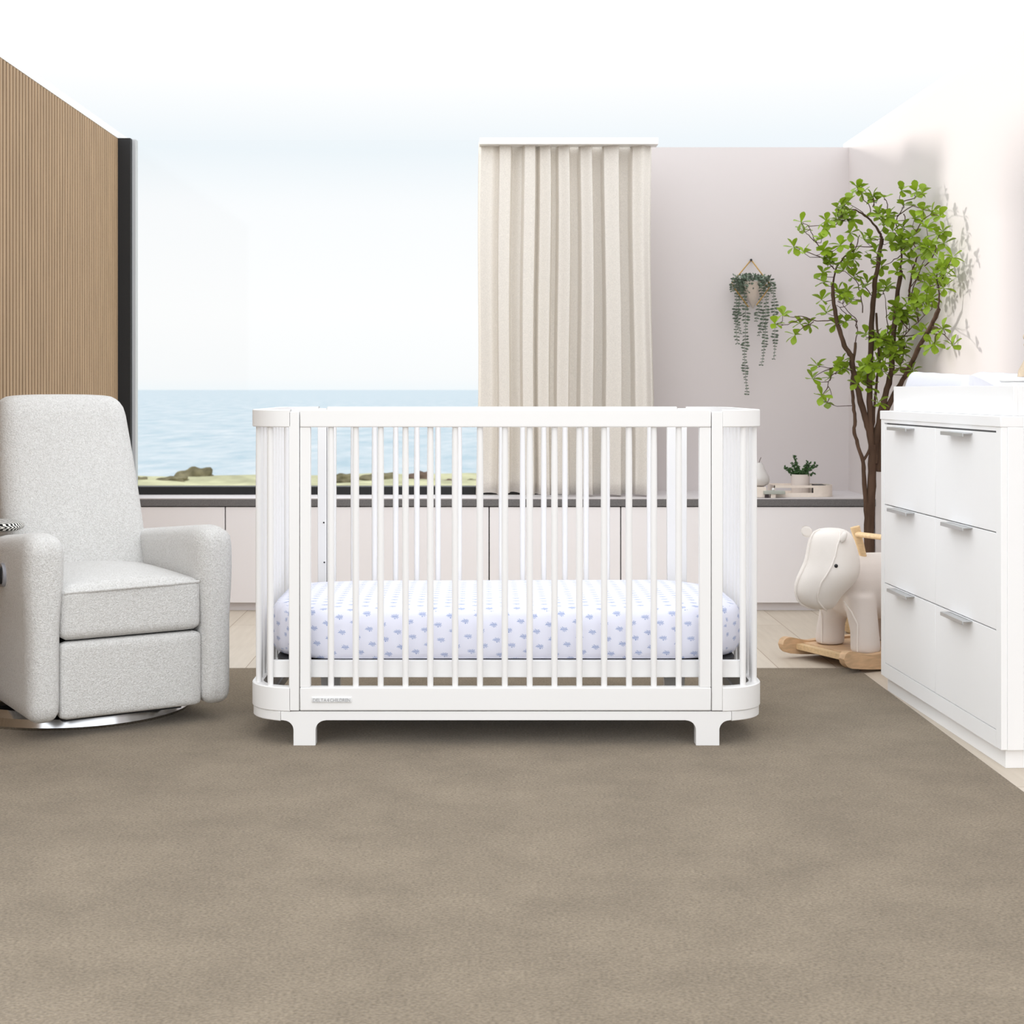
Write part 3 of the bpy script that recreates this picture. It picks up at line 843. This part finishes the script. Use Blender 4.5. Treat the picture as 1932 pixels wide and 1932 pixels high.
# handle
hp = [P(1613, 994, 5.17), P(1622, 1026, 5.17), P(1631, 1062, 5.17), P(1636, 1085, 5.17)]
MB().tube(hp, [.017, .0145, .0125, .012], 16).build('handle_post', M['pine'], ra)
MB().tube([P(1617, 1008, 5.16), P(1666, 1014, 5.04)], .0095, 14).build('handle_bar', M['pine'], ra)

# ---------------------------------------------------------------- tree
TD = 5.8
def z1(x, y): return (1300 + x * .3271, 260 + y * .3271)
def TP(x, y, dd=0.):
    px, py = z1(x, y)
    d = min(TD + dd, 1.60 * F / max(px - 910, 1))
    return P(px, py, d)
bx_, by_ = P(1641, 980, TD).x, TD
tree = empty('potted_tree', (bx_, by_, 0), 'tall leafy indoor tree with several bare stems behind the dresser', 'tree')
def z4(x, y): return ((1400 + x * .1553 - 1300) / .3271, (680 + y * .1553 - 260) / .3271)
def line(pts): return [TP(*p) if len(p) == 2 else TP(p[0], p[1], p[2]) for p in pts]
def jit(pts, n=3, a=.006):
    out = []
    for p, q in zip(pts, pts[1:]):
        for k in range(n):
            t = k / n; out.append(p.lerp(q, t) + Vector((random.uniform(-a, a), random.uniform(-a, a), random.uniform(-a, a) * .5)) * (1 if k else .3))
    out.append(pts[-1]); return out
def taper(pts, r0, r1): return [r0 + (r1 - r0) * i / (len(pts) - 1) for i in range(len(pts))]
skel = []
def limb(pts, r0, r1, name='branch', j=.002, m='bark', parent=tree, seg=10):
    q = jit(pts, 4, j); rad = [v * .9 * (1 + .06 * math.sin(i * 1.9)) for i, v in enumerate(taper(q, r0, r1))]
    skel.extend(zip(q, rad))
    return MB().tube(q, rad, seg).build(name, M[m], parent, ang=60)
A4 = lambda l: [z4(*p) for p in l]
base = Vector((P(1642, 0, TD).x, TD, .14))
split = TP(*z4(1600, 1020))
lowm = TP(*z4(1565, 1700))
limb([base, P(1642, 1060, TD), P(1641, 990, TD), lowm, TP(*z4(1580, 1350)), split], .020, .018, 'trunk', .002)
limb([base + Vector((-.01, -.01, 0)), P(1637, 1060, TD), P(1635, 990, TD)] + line(A4([(1500, 1650, ), (1478, 1350), (1468, 1220)])), .013, .0085, 'trunk', .002)
limb(line(A4([(1468, 1220), (1400, 1000), (1362, 860), (1370, 700), (1348, 500), (1332, 300), (1350, 20)])) + line([(945, 1300), (960, 1180)]), .0085, .006)
limb(line(A4([(1470, 1220), (1545, 1090), (1580, 900), (1602, 700), (1612, 500), (1640, 200)])) + line([(1100, 1300), (1090, 1130), (1080, 1010)]), .0065, .005)
limb(line(A4([(1590, 1150), (1555, 900), (1500, 700), (1430, 450), (1345, 100)])) + line([(940, 1260), (895, 1200), (858, 1080), (835, 960), (828, 855)]), .016, .0075)
limb(line([(828, 855), (850, 750), (890, 690), (960, 640), (985, 560)]), .004, .0018, j=.003, m='twig', seg=6)
limb(line(A4([(1590, 1150), (1560, 850), (1548, 500)])) + line([(1045, 1300), (1058, 1000), (1070, 850), (1095, 690), (1113, 580)]), .015, .0085)
limb(line([(1113, 580), (1090, 530), (1030, 460), (960, 415), (880, 420)]), .006, .002, j=.003, m='twig', seg=6)
limb(line(A4([(1620, 1250), (1640, 900), (1690, 620), (1740, 430), (1820, 130)])) + line([(1170, 1250), (1185, 1080), (1200, 920), (1222, 770)]), .016, .009)
limb(line([(1222, 770), (1225, 650), (1215, 560), (1190, 480)]), .005, .002, j=.003, m='twig', seg=6)
limb(line(A4([(1650, 1350), (1680, 1100), (1700, 900), (1745, 640)])) + line([(1180, 1480), (1250, 1370), (1320, 1220), (1400, 1080), (1440, 990)]), .014, .0085)
limb(line([(1440, 990), (1445, 900), (1430, 820)]), .004, .002, j=.003, m='twig', seg=6)
limb(line([(1268, 915), (1275, 850), (1290, 760), (1320, 680)]), .005, .003, j=.002, m='twig', seg=6)
twigs = [[(830, 1050), (740, 1058), (650, 1030), (600, 1035), (545, 1028)], [(700, 1050), (640, 1045), (570, 1078), (505, 1075)], [(720, 1060), (660, 1095), (620, 1130)],
 [(940, 1345), (880, 1320), (800, 1328), (745, 1315)], [(830, 1325), (770, 1350), (722, 1385)], [(890, 1325), (820, 1370), (800, 1430), (822, 1480), (800, 1525)], [(800, 1435), (770, 1480)],
 [(840, 760), (790, 700), (700, 665), (660, 650), (615, 632)], [(800, 690), (740, 610), (715, 560), (690, 510), (655, 488)], [(735, 605), (690, 560), (662, 540)],
 [(1030, 460), (1000, 430), (930, 385)], [(1045, 440), (1045, 400), (1000, 340), (975, 290)], [(1060, 400), (1062, 350)], [(960, 415), (920, 410), (870, 410)],
 [(880, 425), (850, 500), (790, 530)], [(880, 460), (830, 480), (795, 485)], [(1140, 430), (1080, 410), (1065, 350)], [(1150, 420), (1140, 370), (1125, 350)],
 [(1180, 500), (1215, 440), (1240, 400), (1215, 350), (1225, 312)], [(1240, 365), (1300, 348), (1340, 322)], [(1200, 450), (1290, 392), (1340, 405), (1400, 425)],
 [(1310, 540), (1350, 470), (1400, 440), (1450, 450)], [(1360, 740), (1420, 660), (1430, 590), (1455, 550)], [(1310, 640), (1300, 600), (1290, 575)], [(1240, 440), (1245, 490), (1235, 540)],
 [(1275, 860), (1310, 820), (1360, 830)], [(1285, 900), (1330, 770), (1380, 640)], [(1395, 1090), (1450, 1125), (1500, 1165), (1520, 1198)], [(1400, 1085), (1440, 1100), (1465, 1098)], [(1430, 1130), (1415, 1190)],
 [(1200, 1180), (1270, 1110), (1340, 1040), (1400, 990)], [(1230, 1150), (1310, 1135), (1340, 1125)], [(970, 1100), (960, 1040), (900, 980), (870, 950)], [(965, 1060), (900, 1010), (850, 965)], [(960, 1180), (972, 1100), (960, 1050)], [(1000, 1010), (990, 900), (960, 820), (900, 770), (860, 775)],
 [(1050, 910), (1000, 830), (950, 770), (915, 715)], [(1145, 1130), (1140, 1000), (1125, 900)], [(1070, 630), (980, 625), (900, 630)], [(930, 620), (940, 600), (925, 555)], [(1220, 680), (1170, 715), (1120, 740)], [(1240, 1180), (1235, 1280), (1220, 1320)], [(1290, 1330), (1265, 1370)]]
tb = MB()
for t in twigs:
    q = jit(line(t), 3, .004); rad = taper(q, .0022, .0011)
    tb.tube(q, rad, 5); skel.extend(zip(q, rad))
clusters = [(968,285),(1000,320),(1060,340),(1125,345),(1225,305),(1348,318),(918,370),(855,405),(790,480),(775,520),(648,488),(655,535),(765,585),(605,632),(663,665),(775,650),(890,440),(940,470),(928,550),(875,620),(960,665),(810,700),(770,780),(780,835),(830,730),(915,710),(890,765),(860,880),(765,935),(900,920),(930,950),(790,1010),(540,1025),(495,1072),(640,1070),(690,1075),(612,1138),(845,1075),(905,1060),(740,1315),(712,1390),(885,1290),(820,1385),(865,1350),(765,1490),(795,1530),(1010,590),(1045,580),(950,800),(1000,870),(1030,840),(1110,460),(1150,440),(1175,540),(1240,390),(1300,470),(1350,420),(1400,430),(1450,450),(1370,520),(1465,540),(1290,570),(1260,620),(1075,660),(1050,700),(1110,740),(1160,600),(1230,520),(1380,630),(1470,610),(1520,690),(1440,700),(1480,740),(1330,770),(1200,770),(1420,780),(1480,800),(1360,830),(1430,850),(1470,870),(1140,860),(1090,890),(1270,700),(1400,930),(1350,950),(1280,950),(1220,990),(1230,1060),(1180,1010),(1300,1000),(1020,1130),(1090,1170),(1150,1150),(1210,1140),(1250,1180),(1110,1210),(1180,1240),(1240,1250),(1340,1120),(1465,1100),(1415,1190),(1520,1200),(1220,1320),(1290,1345),(1030,1310),(1090,1290),(1000,1350),(1060,1340),(1110,1340),(970,1420),(1040,1440),(1090,1530),(905,460),(870,470),(1095,440),(1130,480),(1270,590),(1240,640),(1400,650),(1440,820),(1390,850),(870,920),(915,890),(1130,1180),(1170,1200),(1080,1330),(1020,1400),(1200,980),(1240,1020),(1370,900),(1190,1270),(1105,1160),(1125,1230),(1195,1195),(1225,1210),(1150,1200),(1060,1305),(1125,1300),(1010,1320),(1215,1040),(1260,965),(1310,930),(1450,760),(1465,730),(1405,800),(1385,960),(1280,640),(1225,600),(1345,640),(905,440),(800,730),(780,690),(1130,870),(880,910)]
def leaf(bm, base, dirv, L, Wd, curl, roll):
    d = dirv.normalized(); side = d.cross(Vector((0, 0, 1)))
    if side.length < .05: side = Vector((1, 0, 0))
    side.normalize(); side = Matrix.Rotation(roll, 3, d) @ side
    nrm = side.cross(d).normalized()
    prof = [(0, .06), (.25, .45), (.5, .85), (.72, 1.), (.9, .62), (1.0, .0)]
    rows = []
    for t, w in prof:
        c = base + d * (L * t) + nrm * (-curl * L * t * t)
        if w == 0: rows.append([bm.verts.new(c)])
        else:
            ww = Wd * w / 2
            rows.append([bm.verts.new(c - side * ww + nrm * ww * .28), bm.verts.new(c), bm.verts.new(c + side * ww + nrm * ww * .28)])
    for a, b_ in zip(rows, rows[1:]):
        if len(b_) == 3:
            bm.faces.new((a[0], a[1], b_[1], b_[0])); bm.faces.new((a[1], a[2], b_[2], b_[1]))
        else:
            bm.faces.new((a[0], a[1], b_[0])); bm.faces.new((a[1], a[2], b_[0]))
lf = MB(); rng = random.Random(11)
extra = random.Random(21)
clusters += [(x + extra.uniform(-38, 38), y + extra.uniform(-34, 34)) for x, y in clusters if (x > 830 and extra.random() < .28)]
for (cx_, cy_) in clusters:
    dd = rng.uniform(-.16, .12)
    c = TP(cx_, cy_, dd)
    # twig from the nearest wood
    best = min(skel, key=lambda s: (s[0] - c).length + (.05 if s[0].z > c.z else 0))
    if (best[0] - c).length > .006:
        mid = best[0].lerp(c, .55) + Vector((rng.uniform(-.01, .01), rng.uniform(-.01, .01), -.008))
        tb.tube([best[0], mid, c], [.0016, .0012, .001], 5)
    ax = Vector((rng.uniform(-.7, .7), rng.uniform(-1.2, -.25), rng.uniform(-.1, .9))).normalized()
    u = ax.orthogonal().normalized(); w = ax.cross(u)
    n = rng.choice((5, 5, 6)); ph = rng.uniform(0, 6)
    for k in range(n):
        a = ph + 2 * PI * k / n + rng.uniform(-.25, .25); tilt = rng.uniform(.75, 1.4)
        dv = ax * math.cos(tilt) + (u * math.cos(a) + w * math.sin(a)) * math.sin(tilt)
        leaf(lf.bm, c, dv, rng.uniform(.035, .048), rng.uniform(.023, .031), rng.uniform(.0, .35), rng.uniform(-.5, .5))
for v in lf.bm.verts: v.co.x = min(v.co.x, XR - .004)
tb.build('twigs', M['twig'], tree, ang=60)
lf.build('foliage', M['leaf'], tree, ang=60)
MB().lathe([(.085, 0), (.098, .01), (.108, .06), (.112, .13), (.104, .135), (.098, .12), (.0, .12)], (bx_, by_, 0), 32, cap=False).build('basket', M['basket'], tree)
MB().lathe([(.0, .119), (.099, .121), (.099, .124), (0, .128)], (bx_, by_, 0), 24, cap=False).build('soil', M['soil'], tree)

# ---------------------------------------------------------------- hanging wall planter
WPD = 6.76
hp_ = empty('wall_planter', P(1417, 537, WPD), 'white wedge wall planter on a brass hanger with trailing eucalyptus on the back wall', 'wall planter')
def z2(x, y, d=WPD): return P(1340 + x * .1553, 460 + y * .1553, d)
MB().tube([z2(497, 196, WPD + .018), z2(497, 196, YB + .001)], .0055, 10).build('nail', M['blackdot'], hp_)
for seg_ in ([(497, 195), (262, 480)], [(497, 195), (640, 385), (738, 500)], [(250, 497), (500, 497), (738, 500)], [(262, 490), (340, 600), (462, 765), (478, 755)], [(738, 500), (640, 640), (560, 745)]):
    MB().tube([z2(x, y, WPD - .004 if y > 300 else WPD + .03) for x, y in seg_], .0026, 8).build('hanger_wire', M['gold'], hp_)
bb = MB()
topc = [z2(x, 455, d) for x, d in ((330, YB - .003), (400, WPD - .035), (500, WPD - .055), (600, WPD - .035), (690, YB - .003))]
low_ = z2(520, 790, YB - .003)
tv = [bb.bm.verts.new(p) for p in topc]; bv = bb.bm.verts.new(low_)
for a_, c_ in zip(tv, tv[1:]): bb.bm.faces.new((a_, c_, bv))
bb.bm.faces.new(tv); bb.bm.faces.new((tv[0], tv[-1], bv))
bb.build('wedge_pot', M['cream'], hp_, ang=50)
vines = [[(330, 430), (325, 560), (318, 720), (308, 900), (318, 1080), (330, 1210)], [(350, 480), (365, 600), (340, 800), (335, 950), (370, 1090)], [(400, 430), (418, 600), (428, 800), (430, 1000), (425, 1200), (415, 1340), (422, 1480), (432, 1650), (450, 1830)],
 [(610, 430), (625, 600), (600, 760), (555, 940)], [(660, 430), (685, 600), (675, 800), (675, 1000), (655, 1250), (645, 1360), (620, 1470)], [(700, 400), (745, 480), (768, 600), (780, 750), (785, 900), (785, 1100), (785, 1280), (772, 1400)],
 [(655, 880), (630, 1000), (585, 1110)], [(460, 430), (480, 520), (492, 620)], [(300, 430), (275, 500), (265, 575)], [(430, 430), (400, 560), (430, 690)], [(380, 440), (350, 640), (355, 760)]]
rng = random.Random(5)
def oval(bm, c, side, up, L, Wd):
    n = side.cross(up)
    pts = [c + side * (L * t) + up * (Wd * w / 2) for t, w in ((0, 0), (.3, .9), (.65, 1), (.92, .5), (1, 0), (.92, -.5), (.65, -1), (.3, -.9))]
    bm.faces.new([bm.verts.new(p) for p in pts])
for v in vines:
    q0 = [z2(x, y, WPD - .02 if y < 560 else WPD + .015) for x, y in v]
    # resample
    q = []
    for a_, c_ in zip(q0, q0[1:]):
        n = max(1, int((c_ - a_).length / .0125))
        q += [a_.lerp(c_, k / n) for k in range(n)]
    q.append(q0[-1])
    bb = MB().tube(q, .0011, 5)
    for i, p in enumerate(q):
        if i % 1 == 0:
            sz = (.0165 + .005 * math.sin(i * .7)) * (1 - .45 * (i / len(q)) ** 3)
            for s_ in (-1, 1):
                sd = Vector((s_, rng.uniform(-.9, .5), rng.uniform(-.35, .3))).normalized()
                up = Vector((0, rng.uniform(-.8, -.2), rng.uniform(.35, .9))).normalized(); up = (up - sd * up.dot(sd)).normalized()
                oval(bb.bm, p, sd, up, sz * rng.uniform(.85, 1.2), sz * .62)
    bb.build('vine', M['euc'], hp_, smooth=False)
bb = MB()
for k in range(420):
    cx_ = rng.choice((rng.gauss(410, 55), rng.gauss(410, 55), rng.gauss(650, 60), rng.gauss(570, 40))); cy_ = rng.uniform(375, 510) + abs(cx_ - 480) * .08
    cx_ = max(265, min(760, cx_))
    if 505 < cx_ < 590: cy_ = min(cy_, 440)
    c = z2(cx_, cy_, WPD - rng.uniform(-.02, .06))
    sd = Vector((rng.uniform(-1, 1), rng.uniform(-1, .2), rng.uniform(-.2, 1))).normalized(); up = sd.orthogonal().normalized()
    oval(bb.bm, c, sd, up, .014, .009)
bb.build('foliage', M['euc'], hp_, smooth=False)

# ---------------------------------------------------------------- things on the worktop
KD = 6.455
def at(px, d): return (px - 910) * d / F
tr = empty('decor_tray', (at(1510, KD), KD, CT), 'low cream tray with rounded ends and slotted side on the worktop', 'tray')
x0, x1 = at(1458, KD), at(1574, KD); cyt = 6.50; hyt = .075; cxt = (x0 + x1) / 2; hxt = (x1 - x0) / 2
bb = MB()
def wallband(pts_o, pts_i, z0, z1):
    n = len(pts_o)
    rr_ = [[(p[0], p[1], z0) for p in pts_o], [(p[0], p[1], z1) for p in pts_o], [(p[0], p[1], z1) for p in pts_i], [(p[0], p[1], z0) for p in pts_i]]
    vs_ = [[bb.bm.verts.new(p) for p in r_] for r_ in rr_]
    for q in range(4):
        a_, c_ = vs_[q], vs_[(q + 1) % 4]
        for i in range(n - 1): bb.bm.faces.new((a_[i], a_[i + 1], c_[i + 1], c_[i]))
    bb.bm.faces.new([v[0] for v in vs_]); bb.bm.faces.new([v[-1] for v in vs_][::-1])
zb = CT + .0005
ro = .07
def right_end(o): 
    r_ = hyt - o
    return [(at(1532, KD), cyt - r_)] + [(x1 - hyt + r_ * math.sin(math.radians(t)), cyt - r_ * math.cos(math.radians(t))) for t in range(0, 181, 12)] + [(at(1532, KD), cyt + r_)]
wallband(right_end(0), right_end(.004), zb, zb + .050)
bb.build('rounded_end', M['cream'], tr, ang=35)
bb = MB()
for yy in (cyt - hyt, cyt + hyt - .004):
    bb.box(x0, at(1532, KD), yy, yy + .004, zb + .040, zb + .050).box(x0, at(1532, KD), yy, yy + .004, zb, zb + .018)
bb.box(x0, x0 + .004, cyt - hyt, cyt + hyt, zb, zb + .05)
bb.build('slotted_side', M['cream'], tr)
MB().box(x0 + .004, x1 - hyt, cyt - hyt + .004, cyt + hyt - .004, zb, zb + .004).build('tray_base', M['cream'], tr)
MB().box(at(1541, KD), at(1560, KD), cyt - .03, cyt + .05, zb, zb + .049).build('dark_inset', M['dark'], tr)
# cream block and pear
cb_ = MB().box(at(1416, 6.44), at(1443, 6.44), 6.40, 6.50, CT + .0005, CT + .045, .003).build('cream_block', M['cream'])
tag(cb_, 'cream block under the pear ornament beside the crib', 'box')
pear = empty('pear_ornament', (at(1432, 6.45), 6.45, CT + .046), 'glossy white pear ornament standing on the cream block on the worktop', 'ornament')
MB().lathe([(0, 0), (.026, .001), (.040, .010), (.0455, .024), (.044, .040), (.034, .058), (.024, .076), (.0185, .092), (.013, .100), (0, .102)], pear.location, 28, cap=False).build('pear_body', M['pear'], pear)
pl_ = Vector(pear.location)
MB().tube([pl_ + Vector((0, 0, .100)), pl_ + Vector((.003, 0, .110)), pl_ + Vector((.009, 0, .124))], .0012, 6).build('stem', M['twig'], pear)
sg = empty('stacked_soap_dish', (at(1460, 6.40), 6.40, CT), 'flat sage green box raised on small white cubes in front of the tray', 'box')
MB().box(at(1440, 6.40), at(1480, 6.40), 6.378, 6.42, CT + .016, CT + .030, .002).build('box_body', M['sage'], sg)
MB().box(at(1453, 6.40), at(1462, 6.40), 6.385, 6.41, CT + .0005, CT + .0155).build('foot', M['cream'], sg)
MB().box(at(1443, 6.40), at(1450, 6.40), 6.385, 6.41, CT + .0005, CT + .0155).build('foot', M['gap'], sg)
MB().sphere((at(1458, 6.40), 6.395, CT + .036), .006).build('knob', M['white'], sg)
# potted succulent
sc = empty('potted_succulent', (at(1510, 6.50), 6.50, CT + .0045), 'dark green succulent in a small cream pot standing in the tray', 'potted plant')
pz = Vector(sc.location)
MB().lathe([(0, .0005), (.036, .0005), (.0385, .004), (.0395, .060), (.0405, .090), (.037, .090), (.036, .078), (0, .078)], pz, 32, cap=False).build('pot', M['pot'], sc)
rng = random.Random(3)
bb = MB()
def sl(bm, c, d, L, r):
    m_ = bmesh.ops.create_icosphere(bm, subdivisions=1, radius=1)['verts']
    q = d.to_track_quat('Z', 'Y').to_matrix()
    for v in m_: v.co = c + q @ Vector((v.co.x * r, v.co.y * r * .6, v.co.z * L))
stems = [((-.010, 0, .09), (-.022, 0, .165)), ((-.012, 0, .08), (-.040, -.01, .115)), ((-.02, 0, .08), (-.060, 0, .118)), ((.0, 0, .08), (-.010, 0, .125)), ((.01, 0, .08), (.026, 0, .140)), ((.01, 0, .085), (.052, -.005, .132)), ((.02, 0, .08), (.05, 0, .092)),
         ((.0, -.01, .08), (.012, -.03, .120)), ((-.02, 0, .08), (-.045, 0, .098)), ((-.015, 0, .085), (-.028, .01, .135)), ((.015, 0, .08), (.036, .01, .136)), ((.0, 0, .08), (.0, -.02, .105)), ((.018, 0, .1), (.062, 0, .122))]
k_ = .90
for a_, c_ in stems:
    a_, c_ = pz + Vector(a_), pz + Vector((c_[0] * 1.15, c_[1], .078 + (c_[2] - .078) * 1.05))
    bb.tube([a_, a_.lerp(c_, .5) + Vector((0, 0, .004)), c_], .0012, 5)
    n = int((c_ - a_).length / .0045)
    for i in range(n + 1):
        p = a_.lerp(c_, i / max(n, 1))
        for s_ in range(3):
            dv = Vector((rng.uniform(-1, 1), rng.uniform(-1, 1), rng.uniform(-.5, 1))).normalized()
            sl(bb.bm, p + dv * .006, dv, .0060, .0042)
for i in range(120):
    dv = Vector((rng.uniform(-1, 1), rng.uniform(-1, 1), rng.uniform(.1, 1))).normalized()
    sl(bb.bm, pz + Vector((rng.uniform(-.03, .03), rng.uniform(-.03, .03), rng.uniform(.084, .10))), dv, .0055, .0035)
bb.build('succulent_leaves', M['succ'], sc, ang=80)

# ---------------------------------------------------------------- camera, sky, sun
cam = bpy.data.cameras.new('camera'); co = bpy.data.objects.new('camera', cam); COL.objects.link(co)
co.location = (0, 0, EYE); co.rotation_euler = (PI / 2, 0, 0)
cam.sensor_width = 36; cam.sensor_fit = 'HORIZONTAL'; cam.lens = F / 1932 * 36
cam.shift_x = 56 / 1932; cam.shift_y = -231 / 1932
cam.clip_start = .05; cam.clip_end = 200000
cam.dof.use_dof = True; cam.dof.focus_distance = 4.15; cam.dof.aperture_fstop = 11
S.camera = co

w = bpy.data.worlds.new('sky'); S.world = w; w.use_nodes = True
N = w.node_tree.nodes; L = w.node_tree.links; bg = N['Background']
tc = N.new('ShaderNodeTexCoord'); sx = N.new('ShaderNodeSeparateXYZ'); L.new(tc.outputs['Generated'], sx.inputs[0])
r = N.new('ShaderNodeValToRGB'); r.color_ramp.interpolation = 'LINEAR'
mr = N.new('ShaderNodeMapRange'); mr.inputs[1].default_value = -1; mr.inputs[2].default_value = 1; L.new(sx.outputs[2], mr.inputs[0]); L.new(mr.outputs[0], r.inputs[0])
el = r.color_ramp.elements
el[0].position = 0; el[0].color = (.30, .29, .27, 1)
el[1].position = .49; el[1].color = (.50, .49, .47, 1)
for p, c in ((.4995, (.66, .70, .72, 1)), (.503, (.70, .71, .715, 1)), (.525, (.73, .73, .73, 1)), (.56, (.705, .715, .725, 1)), (.579, (.625, .67, .70, 1)), (.60, (.72, .725, .725, 1)), (.66, (1.2, 1.22, 1.24, 1)), (.78, (1.20, 1.24, 1.28, 1)), (1., (1.20, 1.24, 1.28, 1))):
    e_ = el.new(p); e_.color = c
# sky behind the camera brightened as added fill for surfaces facing the lens
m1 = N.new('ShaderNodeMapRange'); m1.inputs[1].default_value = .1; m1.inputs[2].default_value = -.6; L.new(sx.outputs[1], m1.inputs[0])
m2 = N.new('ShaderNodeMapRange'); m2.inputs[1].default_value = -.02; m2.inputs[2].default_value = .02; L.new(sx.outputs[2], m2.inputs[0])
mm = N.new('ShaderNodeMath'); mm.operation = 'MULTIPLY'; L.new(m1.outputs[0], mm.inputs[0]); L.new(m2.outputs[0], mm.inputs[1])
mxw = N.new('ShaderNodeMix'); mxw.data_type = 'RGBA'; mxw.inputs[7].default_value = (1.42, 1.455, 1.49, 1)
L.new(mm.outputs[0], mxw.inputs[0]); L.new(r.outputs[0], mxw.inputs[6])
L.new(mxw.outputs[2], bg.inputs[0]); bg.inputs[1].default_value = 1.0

sun = bpy.data.lights.new('sun', 'SUN'); so = bpy.data.objects.new('sun', sun); COL.objects.link(so)
sun.energy = 1.5; sun.angle = math.radians(5); sun.color = (1, .965, .92)
dv = Vector((.85, -.52, -.10)); so.rotation_euler = dv.to_track_quat('-Z', 'Y').to_euler()

S.view_settings.view_transform = 'Standard'; S.view_settings.look = 'None'; S.view_settings.gamma = 1
S.view_settings.use_curve_mapping = False; S.view_settings.exposure = .48
S.cycles.use_denoising = True
S.cycles.max_bounces = 10; S.cycles.transparent_max_bounces = 16
